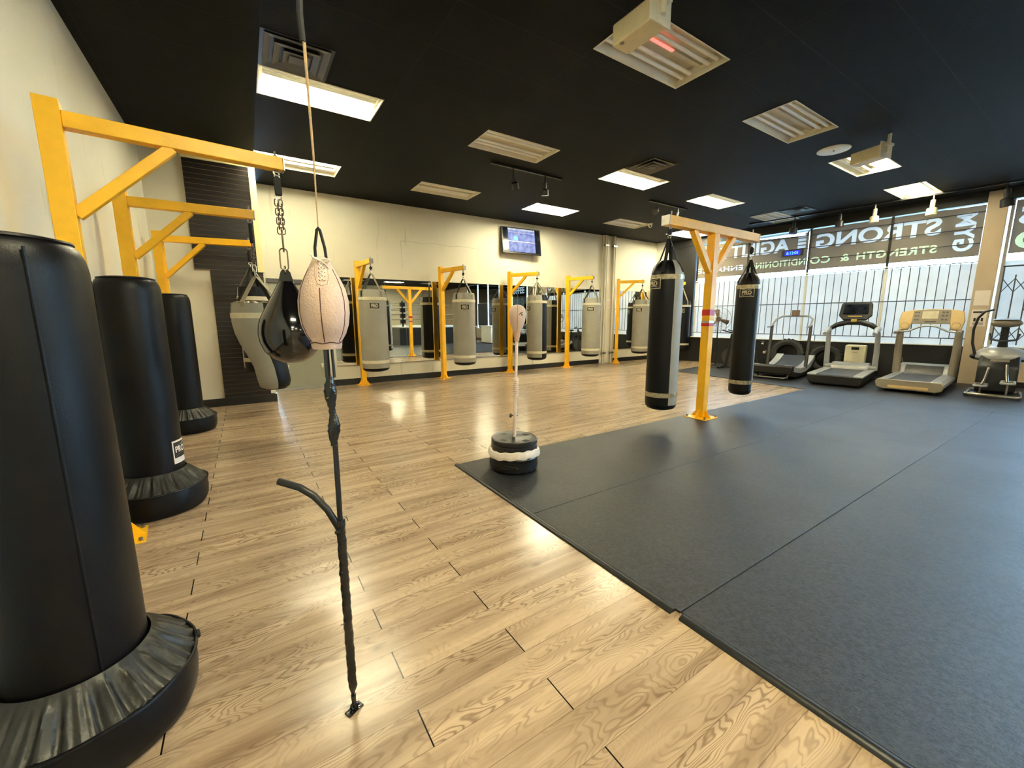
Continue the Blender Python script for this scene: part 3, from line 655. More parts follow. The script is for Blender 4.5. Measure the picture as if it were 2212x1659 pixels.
# ---------------------------------------------------------------- television and clock
t = thing('television', 'flat television with bluish picture mounted high on back wall', 'television', (6.18, YB-.16, 3.36), -.05)
t.rotation_euler = (R(-8), 0, R(-3))
b = B(); b.box(-.58, .58, 0, .05, -.33, .33); b.obj('casing', 'black_plastic', t, bevel=.006)
b = B(); b.box(-.545, .545, -.004, 0, -.295, .305); b.obj('dark_screen_margins', 'screen_dark', t, smooth=0)
b = B(); b.box(-.40, .40, -.006, -.004, -.285, .30)
o = b.obj('screen_picture', 'tv', t, smooth=0); o.location.z = 0
b = B(); b.box(-.4, .4, -.0075, -.006, -.03, -.022); b.box(-.4, .4, -.0075, -.006, .20, .206); b.obj('picture_lines', 'paper', t, smooth=0)
b = B(); b.prism([(-.24, 0), (-.12, 0), (-.12, .07), (-.15, .11), (-.21, .11), (-.24, .07)], 'y', -.008, -.0065); b.obj('picture_detail', 'teal', t, smooth=0)
b = B(); b.box(-.12, .12, .05, .14, -.1, .1); b.obj('wall_bracket', 'dark_steel', t)
t = thing('led_clock', 'blue LED clock showing 8:12:05 hung on the window bars', 'clock'); wl(t)
b = B(); b.box(-.05, -.0, 5.07, 5.56, 3.00, 3.15); b.obj('casing', 'black_plastic', t, bevel=.004)
b = B(); b.box(-.053, -.05, 5.13, 5.48, 3.02, 3.13); b.obj('display', 'led', t, smooth=0)
bm = text_loops('8:12:05', .07, .27, .0)
for v in bm.verts: v.co = Vector((-.056, 5.44-v.co.x, 3.04+v.co.y))
bm_obj(bm, 'digits', 'led2', t)

# ---------------------------------------------------------------- yellow bag brackets
def base_plate(b, hw=.13, w=.1, side=1):
    b.box(-hw, hw, -hw, hw, 0, .010)
    for a in range(4):
        mt = Matrix.Rotation(a*pi/2, 4, 'Z')
        vs = [b.bm.verts.new(mt @ Vector(p)) for p in ((w/2, -.005, .01), (hw-.01, -.005, .01), (w/2, -.005, .12), (w/2, .005, .01), (hw-.01, .005, .01), (w/2, .005, .12))]
        for f in ((0, 1, 2), (3, 5, 4), (0, 3, 4, 1), (1, 4, 5, 2), (2, 5, 3, 0)): b.bm.faces.new([vs[i] for i in f])
def bracket(label, post, end, br=.46, bz=1.98, group='yellow steel bag brackets'):
    # arm along local +x
    dx, dy = end[0]-post[0], end[1]-post[1]; L = math.hypot(dx, dy)
    t = thing('bag_bracket', label, 'bag bracket', (post[0], post[1], 0), math.atan2(dy, dx), group)
    b = B(); b.box(-.05, .05, -.05, .05, .01, 2.57); b.obj('post', 'yellow', t, bevel=.004)
    b = B(); b.box(.05, L+.04, -.038, .038, 2.435, 2.52); b.obj('arm', 'yellow', t, bevel=.004)
    b = B(); b.beam((.045, 0, bz), (.05+br, 0, bz+br), .06, .06); b.obj('brace', 'yellow', t, bevel=.003)
    b = B(); base_plate(b); b.obj('base_flange', 'yellow', t, smooth=0)
    for (x, y) in ((-.105, -.105), (.105, -.105), (-.105, .105), (.105, .105)):
        b = B(); b.cyl((x, y, .01), (x, y, .028), .011, 6); b.obj('bolt', 'steel', t)
    b = B(); b.box(L+.04, L+.052, -.04, .04, 2.433, 2.522); b.obj('end_cap', 'steel', t, bevel=.003)
    b = B(); b.cyl((L, 0, 2.52), (L, 0, 2.56), .008, 8); b.cyl((L, 0, 2.52), (L, 0, 2.532), .018, 6); b.torus((L, 0, 2.418), .018, .006, 'y', 16, 6); b.obj('eye_bolt', 'steel', t)
    return t
bracket('nearest yellow wall bracket at left, tallest in view', (-.785, 3.39), (.29, 3.50))
bracket('second yellow bracket along left wall, behind the nearest one', (-.85, 5.29), (.15, 5.27))
bracket('third yellow bracket along left wall, nearest the slatwall', (-.87, 7.40), (.16, 7.22))
posts = [(2.05, 8.95), (3.89, 8.93), (5.77, 8.93), (7.73, 8.95), (9.66, 8.86), (11.45, 8.90)]
ends = [(2.11, 8.13), (4.07, 8.16), (6.15, 8.28), (8.0, 8.28), (10.13, 8.34), (11.92, 8.17)]
nth = ['leftmost yellow bracket in front of the mirror wall', 'second yellow bracket from the left along the mirror wall', 'yellow bracket behind the white reflex ball stand', 'yellow bracket just left of the conduit pipes', 'yellow bracket just right of the conduit pipes', 'yellow bracket near far corner, mostly hidden behind long black bag']
for i in range(6): bracket(nth[i], posts[i], ends[i], br=.40, bz=2.04)

# ---------------------------------------------------------------- hanging heavy bags
def logo(t, Rr, a0, z0, w=.19, h=.125, dark='ink', light='band'):
    bm = plate_bm(w, h, .002); bend_bm(bm, Rr, a0, z0, .003); pl = bm_obj(bm, 'logo_patch', light, t)
    bm = plate_bm(w*.93, h*.88, .001); bend_bm(bm, Rr, a0, z0, .0055); bm_obj(bm, 'patch_field', dark, pl)
    bm = text_loops('PRO', h*.42, w*.62, .03); bend_bm(bm, Rr, a0, z0, .009, cx=w*.31, cy=h*.21); bm_obj(bm, 'patch_lettering', light, pl)
    b = B()
    for s in (-1, 1):
        for k in range(8):
            x0 = -w*.32+w*.64*k/8; x1 = x0+w*.08; f = lambda x: s*(h*.36-h*.10*(1-(x/(w*.32))**2))
            vs = [b.bm.verts.new(p) for p in ((x0, f(x0), 0), (x1, f(x1), 0), (x1, f(x1)+h*.035, 0), (x0, f(x0)+h*.035, 0))]; b.bm.faces.new(vs)
    bend_bm(b.bm, Rr, a0, z0, .009); b.obj('patch_swoosh', light, pl)
def hanger(t, z0, z1, m='strap_black'):
    b = B(); b.tube([(0, 0, z1), (.003, 0, z1-.03), (0, 0, z0+.03), (0, 0, z0)], [.009, .030, .028, .009], 12); b.obj('hanger_sleeve', m, t)
def heavy_bag(label, xy, r, zb, zc, zh, front, front_m, rear_m, zt=2.41, dome=False, cat_group='heavy bags on the mirror wall brackets', patch=True, band_m='band', pz=None, lean=0.0, strap_m='strap_grey', pang=None):
    t = thing('heavy_bag', label, 'punching bag', (xy[0], xy[1], zb), 0, cat_group)
    H = zc-zb     # height of the cylinder part
    def sh(a0, a1, nm, m, seg=28):
        pr = [(r*.985, .062), (r, .10), (r*1.005, .25*H), (r*.985, .5*H), (r*.995, .8*H), (r*.985, H)]
        if dome: pr += [(r*.93, H+.05), (r*.78, H+.11), (r*.58, H+.16), (r*.42, H+.175)]
        else: pr += [(r*.97, H+.03), (r*.93, H+.09), (r*.89, H+.14)]
        f = None
        if not dome: f = lambda rr, z, a: (rr*(1+(.035*sin(a*9+1)+.02*sin(a*17))*max(0, (z-H)/.14)), z, 0, 0)
        else: f = lambda rr, z, a: (rr*(1+(.05*sin(a*7+1)+.03*sin(a*15))*max(0, (z-H)/.17)), z, 0, 0)
        b = B(); b.lathe(pr, seg, a0=a0, a1=a1, fn=f); return b.obj(nm, m, t, smooth=60)
    sh(front-pi/2, front+pi/2, 'front_panel', front_m); sh(front+pi/2, front+3*pi/2, 'rear_panel', rear_m)
    b = B(); b.lathe([(0, -.012), (r*.6, -.008), (r*.84, .008), (r*.95, .032), (r*.992, .064)], 40); b.obj('base_cap', 'black_leather', t, smooth=60)
    b = B(); b.lathe([(0, H+(.17 if dome else .10)), (r*(.42 if dome else .88), H+(.172 if dome else .10))], 32); b.obj('top_closure', 'black_leather', t)
    for z0 in (.16, H-.055):
        b = B(); b.lathe([(r*1.0, z0-.002), (r*1.012, z0), (r*1.012, z0+.055), (r*1.0, z0+.057)], 48); b.obj('band', band_m, t, smooth=30)
    if patch: logo(t, r*1.0, front if pang is None else pang, (pz if pz else zc-.15)-zb)
    top = zh-zb
    for k in range(4):
        a = front+pi/4+k*pi/2; b = B()
        if dome: P = [(r*.99*cos(a), r*.99*sin(a), H+.03), (r*.86*cos(a), r*.86*sin(a), H+.10), (r*.5*cos(a), r*.5*sin(a), H+.185), (.012*cos(a), .012*sin(a), top)]
        else: P = [(r*.985*cos(a), r*.985*sin(a), H-.06), (r*.97*cos(a), r*.97*sin(a), H+.10), (.02*cos(a), .02*sin(a), top)]
        for p, q in zip(P[:-1], P[1:]):
            b.beam(p, q, .038, .006, up=(cos(a), sin(a), .001))
        b.obj('strap', strap_m if k % 2 == 0 else 'strap_black', t)
    b = B(); b.torus((0, 0, top+.02), .022, .005, 'x', 16, 6); b.torus((0, 0, top+.055), .02, .005, 'y', 16, 6); b.obj('hook_ring', 'chrome', t)
    hanger(t, top+.075, zt-.025-zb)
    b = B(); b.torus((0, 0, zt-.012-zb), .016, .004, 'x', 14, 6); b.obj('top_shackle', 'steel', t)
    return t
def toward(xy, deg): return math.atan2(-xy[1], -xy[0])-R(deg)     # angle facing the camera position, turned deg to its left
labels = ['grey heavy bag in front of leftmost mirror wall bracket', 'grey heavy bag with small dark cross mark, second along the mirror wall', 'grey and black heavy bag beside the white reflex ball', 'grey heavy bag just left of the conduit pipes', 'grey heavy bag partly hidden by the long black bag']
specs = [((2.11, 8.13), .258, .39, 1.80, 2.24, 5), ((4.07, 8.16), .247, .385, 1.80, 2.24, -5), ((6.15, 8.28), .248, .37, 1.82, 2.27, 58), ((8.0, 8.28), .249, .36, 1.80, 2.27, 5), ((10.13, 8.34), .255, .33, 1.80, 2.25, 15)]
for lb, (xy, r, zb, zc, zh, dg) in zip(labels, specs):
    f = toward(xy, dg); heavy_bag(lb, xy, r, zb, zc, zh, f, 'grey_leather', 'black_leather', pz=1.64, pang=f-(0 if dg < 50 else 0)+(R(12) if dg == 5 and xy[0] < 3 else 0))
heavy_bag('black heavy bag nearest the far corner, beside the windows', (11.91, 8.17), .25, .37, 1.80, 2.25, toward((11.91, 8.17), 8), 'black_leather', 'grey_light', pz=1.62)
# small marks on the first two bags
# wide yellow frame with two long bags
t = thing('double_bag_frame', 'freestanding yellow T-shaped steel frame carrying two long black bags', 'bag frame', (5.27, 3.22, .012), .005)
b = B(); b.box(-.055, .055, -.055, .055, .01, 2.46); b.obj('post', 'yellow', t, bevel=.004)
b = B(); b.box(-1.0, 1.07, -.055, .055, 2.46, 2.57); b.obj('cross_beam', 'yellow', t, bevel=.004)
for s in (-1, 1):
    b = B(); b.beam((s*.05, 0, 1.98), (s*.46, 0, 2.47), .075, .075, up=(0, 1, 0)); b.obj('brace', 'yellow', t, bevel=.003)
b = B(); base_plate(b, .16, .11); b.obj('base_flange', 'yellow', t, smooth=0)
for (x, y) in ((-.13, -.13), (.13, -.13), (-.13, .13), (.13, .13)):
    b = B(); b.cyl((x, y, .01), (x, y, .04), .011, 6); b.obj('bolt', 'steel', t)
b = B(); b.box(-1.012, -1.0, -.058, .058, 2.457, 2.573); b.obj('end_cap', 'steel', t, bevel=.003)
b = B(); b.box(1.07, 1.082, -.058, .058, 2.457, 2.573); b.obj('end_cap', 'yellow', t, bevel=.003)
for x in (-.91, .98):
    b = B(); b.cyl((x, 0, 2.57), (x, 0, 2.63), .008, 8); b.torus((x, 0, 2.44), .018, .006, 'y', 16, 6); b.obj('eye_bolt', 'steel', t)
for z0, z1, m in ((1.41, 1.49, 'red_tape'), (1.27, 1.31, 'red_tape'), (1.31, 1.34, 'silver_tape')):
    b = B(); b.box(-.057, .057, -.057, .057, z0, z1); b.obj('tape_wrap', m, t, smooth=0)
tb = (4.36, 3.225); heavy_bag('long black and grey heavy bag on left end of wide yellow frame', tb, .19, .26, 1.90, 2.33, toward(tb, 62), 'black_leather', 'grey_light', zt=2.43, dome=True, cat_group='long bags on the wide yellow frame', band_m='duct_band', pz=1.80, strap_m='strap_black', pang=toward(tb, 50))
tb = (6.25, 3.225); heavy_bag('long black heavy bag with PRO patch on right end of wide yellow frame', tb, .157, .25, 1.86, 2.22, toward(tb, 22), 'black_leather', 'grey_light', zt=2.43, dome=True, cat_group='long bags on the wide yellow frame', band_m='duct_band', pz=1.75, strap_m='strap_black', pang=toward(tb, 5))

# teardrop bag
t = thing('teardrop_bag', 'glossy black teardrop bag hanging by a chain from nearest left bracket', 'punching bag', (.29, 3.50, 1.06))
pr = [(0, 0), (.07, .012), (.13, .045), (.178, .10), (.203, .17), (.209, .23), (.203, .30), (.185, .37), (.155, .44), (.12, .52), (.088, .59), (.062, .65), (.046, .69)]
pr = [(r, z if z < .23 else .23+(z-.23)*.82) for r, z in pr]
b = B(); b.lathe(pr, 48); b.obj('shell', 'gloss_black', t, smooth=70)
b = B(); b.prism([(-.062, .56), (.062, .56), (.032, .675), (.020, .69), (-.020, .69), (-.032, .675)], 'y', -.012, .012); b.obj('hanging_tab', 'gloss_black', t, bevel=.004)
b = B()
for s in (-1, 1): b.tube([(s*(r+.0005), 0, z) for r, z in pr[1:]], .003, 6)
b.obj('welded_seam', 'skirt_leather', t)
b = B(); b.torus((0, -.002, .655), .018, .009, 'y', 16, 8); b.torus((0, 0, .69), .026, .006, 'x', 18, 8); b.obj('shackle', 'chrome', t)
t = thing('bag_chain', 'bunched steel chain with black sleeve holding the teardrop bag', 'chain', (.29, 3.50, 1.765))
b = B(); b.tube(link_pts((0, 0, .06), .155, .052, 0, 18), .005, 8, closed=True); b.tube(link_pts((.003, 0, .19), .15, .040, 1, 18), .005, 8, closed=True)
zk = .262
for k in range(7):
    for s in (-1, 1):
        b.tube(link_pts((s*.012+.004*sin(k*3), .006*cos(k*2), zk+k*.032), .05, .026, k % 2, 12), .0042, 6, closed=True)
b.obj('chain', 'bronze_chain', t)
b = B(); b.tube(link_pts((0, 0, .50), .06, .036, 0, 14), .005, 8, closed=True); b.obj('connecting_ring', 'chrome', t)
b = B(); b.tube(link_pts((0, 0, .635), .05, .03, 0, 14), .004, 8, closed=True); b.obj('connecting_ring', 'chrome', t)
b = B(); b.beam((.003, 0, .50), (0, 0, .625), .046, .026, up=(0, 1, 0)); b.obj('black_sleeve', 'strap_black', t, bevel=.008)
# tapered grey bag on the second bracket
t = thing('tapered_bag', 'tapered grey uppercut bag with black side hanging from second left bracket', 'punching bag', (.15, 5.27, .63))
def tap(r, z, a): k = max(0, min(1, (.55-z)/.45)); k = k*k*(3-2*k); return r, z, .085*k, -.055*k
pr = [(.10, 0), (.145, .03), (.16, .09), (.163, .25), (.175, .38), (.205, .50), (.24, .62), (.258, .74), (.255, .86), (.245, .93)]
fa = toward((.15, 5.27), 55)
b = B(); b.lathe(pr, 30, a0=fa-R(115), a1=fa+R(65), fn=tap); b.obj('grey_panel', 'grey_leather', t, smooth=60)
b = B(); b.lathe(pr, 20, a0=fa+R(65), a1=fa+R(150), fn=tap); b.obj('black_panel', 'black_leather', t, smooth=60)
b = B(); b.lathe(pr, 20, a0=fa+R(150), a1=fa+R(245), fn=tap); b.obj('pale_panel', 'band', t, smooth=60)
b = B(); b.lathe([(0, .002), (.11, .0)], 24, c=(.085, -.055)); b.obj('base_cap', 'black_leather', t)
b = B(); b.lathe([(.263, .775), (.264, .83), (.25, .832)], 40); b.obj('band', 'band', t)
b = B(); b.lathe([(.246, .93), (.20, .945), (0, .95)], 40, fn=lambda r, z, a: (r, z+.012*sin(a*13)*(r > .1), 0, 0)); b.obj('top_cover', 'duct_band', t)
for k in range(4):
    a = fa+R(20)+k*pi/2; b = B(); b.beam((.25*cos(a), .25*sin(a), .80), (.245*cos(a), .245*sin(a), .94), .045, .006, up=(cos(a), sin(a), 0)); b.beam((.245*cos(a), .245*sin(a), .94), (.01*cos(a), .01*sin(a), 1.22), .045, .006, up=(cos(a), sin(a), 0)); b.obj('strap', 'strap_grey' if k < 2 else 'strap_black', t)
b = B(); b.torus((0, 0, 1.24), .03, .006, 'x', 16, 6); b.tube(link_pts((0, 0, 1.30), .08, .035, 0, 14), .005, 6, closed=True); b.obj('hook_ring', 'chrome', t)
b = B(); [b.tube(link_pts((0, 0, 1.36+k*.035), .05, .03, k % 2, 12), .004, 6, closed=True) for k in range(6)]; b.obj('chain', 'bronze_chain', t)
b = B(); b.beam((0, 0, 1.56), (0, 0, 1.76), .035, .022, up=(0, 1, 0)); b.obj('black_sleeve', 'strap_black', t, bevel=.008)
heavy_bag('dark heavy bag on third left bracket, mostly hidden behind the teardrop bag', (.16, 7.22), .21, .62, 1.72, 2.14, toward((.16, 7.22), -20), 'black_leather', 'band', patch=False, cat_group='heavy bags on the left wall brackets')

# ---------------------------------------------------------------- freestanding bags
def stand_bag(label, xy, patch=False, seed=0, seam=0.0, H=1.68):
    rnd = random.Random(seed); t = thing('freestanding_bag', label, 'punching bag', (xy[0], xy[1], 0), 0, 'black freestanding bags by the left wall')
    ph = [rnd.uniform(0, 6) for _ in range(4)]
    r = .178
    b = B(); b.lathe([(r-.005, .27), (r, .30), (r, .9), (r-.001, H-.09), (r-.006, H-.055), (r-.017, H-.026), (r-.036, H-.006), (r-.06, H+.002), (0, H+.008)], 64); b.obj('padded_body', 'black_leather', t, smooth=70)
    b = B(); b.tube([((r-.030)*cos(a), (r-.030)*sin(a), H-.010) for a in [2*pi*k/64 for k in range(64)]], .006, 6, closed=True); b.obj('top_piping', 'black_leather', t)
    b = B(); b.tube([((r+.001)*cos(seam), (r+.001)*sin(seam), z) for z in (.3, .7, 1.1, H-.04)], .004, 6); b.obj('side_seam', 'black_leather', t)
    def wr(rr, z, a):
        k = max(0, min(1, (z-.17)/.12)); w_ = .5*sin(a*23+ph[0])+.35*sin(a*37+ph[1]+2*sin(a*3))+.3*sin(a*61+ph[2])
        m_ = 4*k*(1-k); return rr, z+.019*m_*w_, 0, 0
    b = B(); b.lathe([(.302-.115*(k/9.0)**.85, .185+.115*(k/9.0)) for k in range(10)], 240, fn=wr); b.obj('gathered_skirt', 'skirt_leather', t, smooth=80)
    def lump(rr, z, a): return rr*(1+.006*sin(a*5+ph[3])+.004*sin(a*11)), z, 0, 0
    b = B(); b.lathe([(0, .0), (.255, .0), (.283, .012), (.300, .05), (.306, .11), (.303, .165), (.300, .19)], 96, fn=lump); b.obj('weighted_base', 'black_leather', t, smooth=70)
    b = B(); b.tube([(.306*cos(a), .306*sin(a), .186+.003*sin(a*9)) for a in [2*pi*k/96 for k in range(96)]], .006, 6, closed=True); b.obj('base_piping', 'black_leather', t)
    if patch:
        a0 = toward(xy, 0)+R(58); w, h = .12, .17
        bm = plate_bm(w, h, .002); bend_bm(bm, r, a0, .43, .002); pl = bm_obj(bm, 'logo_patch', 'paper', t)
        bm = plate_bm(w*.88, h*.68, .001); bend_bm(bm, r, a0, .445, .005); bm_obj(bm, 'patch_field', 'ink', pl)
        bm = text_loops('PRO', h*.28, w*.74, .03); bend_bm(bm, r, a0, .45, .008, cx=w*.37, cy=h*.14); bm_obj(bm, 'patch_lettering', 'paper', pl)
        b = B()
        for s in (-1, 1):
            vs = [b.bm.verts.new(p) for p in ((-.03*s, .032*s, 0), (.05*s, .05*s, 0), (.02*s, .034*s, 0))]; b.bm.faces.new(vs)
        bend_bm(b.bm, r, a0, .447, .008); b.obj('patch_swoosh', 'gold', pl)
    else:
        b = B(); a0 = seam+1.1; b.tube([(.312*cos(a0+q), .312*sin(a0+q), .19) for q in (0, .06, .12)], .008, 6); b.obj('zip_pull', 'strap_black', t)
    return t
stand_bag('nearest and largest black freestanding bag at left edge', (-.565, 1.80), seed=3, seam=toward((-.565, 1.80), 0)+R(14), H=1.625)
stand_bag('second black freestanding bag with white PRO patch', (-.65, 3.86), True, 5, toward((-.65, 3.86), 0)-R(70))
stand_bag('farthest black freestanding bag near the slatwall corner', (-.705, 6.46), False, 9, toward((-.705, 6.46), 0)-R(70), H=1.70)

# ---------------------------------------------------------------- double-end bag on its cord
dx, dy = .21, 1.37
t = thing('double_end_bag', 'pale pink leather double-end bag with laces strung between ceiling and floor', 'speed bag', (dx, dy, 1.30), math.atan2(-dy, -dx))
pr = [(.020, .006), (.040, .000), (.044, .012), (.043, .022), (.056, .045), (.066, .075), (.0705, .11), (.070, .145), (.063, .18), (.050, .212), (.037, .238), (.028, .256), (.022, .270), (.010, .274)]
def puff(r, z, a): return r*(1+.018*abs(sin(a*3+.4))*(1 if .03 < z < .25 else .3)), z, 0, 0
b = B(); b.lathe(pr, 72, fn=puff); b.obj('leather_shell', 'pink_leather', t, smooth=70)
b = B(); b.tube([(.0455*cos(a), .0455*sin(a), .020+.002*sin(a*6)) for a in [2*pi*k/48 for k in range(48)]], .0015, 6, closed=True); b.obj('bottom_seam', 'seam', t)
for k in range(6):
    a = -.4/3+k*pi/3+.0
    b = B(); b.tube([(puff(r, z, a)[0]*1.004*cos(a), puff(r, z, a)[0]*1.004*sin(a), z) for r, z in pr[3:(11 if k else 9)]], .0014, 6); b.obj('panel_seam', 'seam', t)
b = B(); zr = [.262, .25, .238, .226, .214, .202]
def rad(z):
    for (r0, z0), (r1, z1) in zip(pr[:-1], pr[1:]):
        if z0 <= z <= z1: return r0+(r1-r0)*(z-z0)/(z1-z0)
    return .02
aL = -.4/3
for i in range(5):
    for s in (-1, 1):
        p0 = (rad(zr[i])*1.03, s*.006, zr[i]); p1 = (rad(zr[i+1])*1.03, -s*.006, zr[i+1]); b.tube([p0, p1], .0018, 6)
b.tube([(.028, .0, .262), (.034, .014, .266), (.033, .026, .262), (.030, .018, .256), (.029, 0, .260), (.032, -.016, .267), (.03, -.025, .272), (.028, -.012, .266)], .0028, 8)
b.tube([(.03, 0, .26), (.036, .012, .25), (.034, .02, .24)], .0022, 6)
b.obj('laces', 'paper', t)
b = B()
for z in zr: [b.ball((rad(z)*1.0, q*.0075, z), .0016, seg=8) for q in (-1, 1)]
b.obj('eyelets', 'seam', t)
b = B(); b.tube([(rad(z)*1.012*cos(q), rad(z)*1.012*sin(q), z) for q, z in ((.5, .262), (.45, .235), (.36, .212), (.22, .192), (0, .187), (-.22, .192), (-.36, .212), (-.45, .235), (-.5, .262))], .0013, 6); b.obj('lace_flap_edge', 'pink_dark', t)
b = B(); b.tube([(.0, -.013, .27), (0, -.013, .30), (0, -.004, .352), (0, .0, .358), (0, .004, .352), (0, .014, .30), (0, .016, .27)], .0042, 8); b.obj('top_loop', 'strap_black', t)
t = thing('ceiling_rope', 'tan cord running from the ceiling down to the double-end bag', 'rope', (dx, dy, 1.658))
b = B(); b.tube([(0, 0, 0), (.002, 0, .2), (0, 0, .50)], [.0016, .003, .0045], 8); b.obj('cord', 'tan_cord', t)
b = B(); b.tube([(-.003, 0, .49), (-.006, 0, .56), (.0, 0, .64), (-.004, 0, .75), (0, 0, 1.2), (0, 0, ZC-1.658)], [.008, .009, .008, .009, .006, .006], 8); b.obj('black_strap', 'strap_black', t)
b = B(); b.tube(link_pts((.002, -.008, .63), .05, .016, 0, 12), .003, 6, closed=True); b.tube(link_pts((-.002, -.008, .70), .05, .016, 0, 12), .003, 6, closed=True); b.obj('buckle', 'chrome', t)
t = thing('bungee_anchor_cord', 'black taped bungee and rod holding the double-end bag to the floor', 'cord', (dx, dy, 0))
b = B(); b.tube([(-.004, 0, 1.302), (-.004, 0, 1.21)], .0085, 10); b.obj('rubber_tube', 'gloss_black', t)
b = B(); b.tube([(.012, -.006, 1.302), (.014, -.006, 1.21)], .0045, 8); b.obj('second_cord', 'black_plastic', t)
b = B(); pts = []; rs = []
for k in range(25):
    z = 1.215-.225*k/24; pts.append((.003-.004*sin(k*.35)-.006*max(0, 1-abs(k-12)/6), 0, z)); rs.append(.0145+.0045*sin(k*.5-1.2)+.0015*sin(k*2.7))
b.tube(pts, rs, 14); b.obj('taped_bulge', 'black_tape', t)
b = B(); b.tube([(.0, -.015, 1.155), (.012, -.014, 1.160)], .0012, 5); b.tube([(-.016, -.013, 1.148), (.0, -.016, 1.152)], .0012, 5); b.obj('loose_thread', 'tan_cord', t)
b = B(); b.tube([(.002, 0, 1.0), (.0, 0, .74), (-.002, 0, .70)], .0085, 12); b.obj('upper_rod', 'black_plastic', t)
b = B(); pts = []; rs = []
for k in range(70):
    z = .735-.675*k/69; pts.append((.0+.001*sin(k*.9), 0, z)); rs.append((.0135+.0008*(k % 3)+(.0015 if k in (20, 45, 66) else 0))*(1 if k < 66 else 1-.2*(k-65)))
b.tube(pts, rs, 12); b.obj('taped_rod', 'black_tape', t)
b = B(); P0 = [(-.005, 0, .70), (-.018, .004, .735), (-.035, .010, .775), (-.068, .030, .822), (-.105, .058, .850), (-.160, .105, .868)]
b.tube(P0, [.010, .011, .011, .0115, .0115, .012], 14); b.obj('side_hose', 'black_plastic', t)
b = B(); b.tube([(.01, -.01, .745), (.018, -.012, .742), (.022, -.012, .728)], .0012, 5); b.tube([(-.01, -.012, .36), (-.026, -.014, .362)], .0012, 5); b.tube([(-.018, -.006, .695), (-.004, -.016, .700)], .006, 8); b.obj('cable_ties', 'black_plastic', t)
b = B(); b.tube([(0, 0, .062), (0, 0, .012)], [.009, .006], 10); b.box(-.03, .028, -.014, .014, .001, .006, Matrix.Rotation(.45, 4, 'Z')); b.torus((.0, 0, .016), .012, .004, 'y', 14, 6); b.obj('floor_anchor', 'black_tape', t)
b = B(); b.torus((.017, -.006, .008), .0045, .0016, 'z', 12, 6); b.obj('anchor_screw', 'chrome', t)

# ---------------------------------------------------------------- reflex ball stand
rx, ry = 2.01, 3.06
t = thing('reflex_ball_stand', 'white reflex ball on a spring pole standing on black weighted base', 'reflex bag', (rx, ry, .018), math.atan2(-ry, -rx)); t.rotation_euler.x = -.027
b = B(); b.lathe([(0, 0), (.20, 0), (.222, .01), (.228, .05), (.222, .10), (.228, .125), (.22, .14), (0, .15)], 56, fn=lambda r, z, a: (r*(1+.008*sin(a*7)), z, 0, 0)); b.obj('base_drum', 'black_tape', t)
b = B(); b.lathe([(0, .178), (.20, .178), (.212, .184), (.214, .235), (.205, .242), (.214, .248), (.214, .278), (.205, .286), (.19, .282), (.06, .282), (.04, .288), (0, .288)], 56); b.obj('top_plate', 'black_plastic', t)
for k in range(4):
    a = pi/4+k*pi/2; b = B(); b.box(.12, .165, -.03, .03, .281, .2835, Matrix.Rotation(a, 4, 'Z')); b.obj('hand_hole', 'ink', t, smooth=0, bevel=.001)
def tw(r, z, a): return r*(1+.012*sin(a*6)+.008*sin(a*19)), z+.012*sin(a*2+.5)+.004*sin(a*13), 0, 0
b = B(); b.lathe([(.216, .125), (.235, .13), (.241, .15), (.239, .172), (.232, .192), (.216, .198)], 80, fn=tw); b.obj('white_cloth_band', 'towel', t)
b = B(); b.cyl((0, 0, .285), (0, 0, .655), .0165, 16); b.cyl((0, 0, .655), (0, 0, .67), .021, 16); b.obj('lower_pole', 'tube_white', t)
b = B(); b.cyl((0, -.03, .49), (0, -.05, .49), .020, 12); b.cyl((0, .025, .49), (0, -.04, .49), .006, 8); b.obj('adjusting_knob', 'black_plastic', t)
b = B(); pts = []
for k in range(9*14): a = 2*pi*k/14; pts.append((.022*cos(a), .022*sin(a), .67+.165*k/(9*14)))
b.tube(pts, .0055, 6); b.cyl((0, 0, .66), (0, 0, .685), .024, 14); b.cyl((0, 0, .822), (0, 0, .842), .024, 14); b.obj('spring', 'tube_white', t)
b = B(); b.cyl((0, 0, .68), (0, 0, 1.24), .0135, 14); b.obj('upper_pole', 'tube_white', t)
pr = [(.020, 1.17), (.024, 1.19), (.022, 1.20), (.030, 1.225), (.030, 1.245), (.036, 1.262), (.052, 1.30), (.066, 1.345), (.075, 1.39), (.077, 1.42), (.070, 1.455), (.052, 1.48), (.028, 1.492), (0, 1.495)]
b = B(); b.lathe(pr[5:], 40); ball = b.obj('ball', 'pink_leather', t, smooth=70)
b = B(); b.lathe(pr[:6], 30); b.obj('ball_collar', 'pink_dark', t, smooth=50)
b = B(); b.tube([(r*1.005+.0005, 0, z) for r, z in pr[5:-1]], .0018, 5); b.obj('ball_seam', 'dark_steel', t)
b = B()
for q in ([(-.018, 0), (-.004, .020), (.018, .024)], [(-.010, .010), (.008, .012)], [(.006, .012), (.0, -.006)], [(.004, .014), (.014, .0), (.010, -.012)]):
    for p0, p1 in zip(q[:-1], q[1:]): b.beam((p0[0], p0[1], 0), (p1[0], p1[1], 0), .005, .001, up=(0, 0, 1))
bend_bm(b.bm, .0765, .42, 1.405, .001); b.obj('printed_emblem', 'ink', t)

# ---------------------------------------------------------------- gym machines by the windows
def rot_(x, y, a): return (x*cos(a)-y*sin(a), x*sin(a)+y*cos(a))
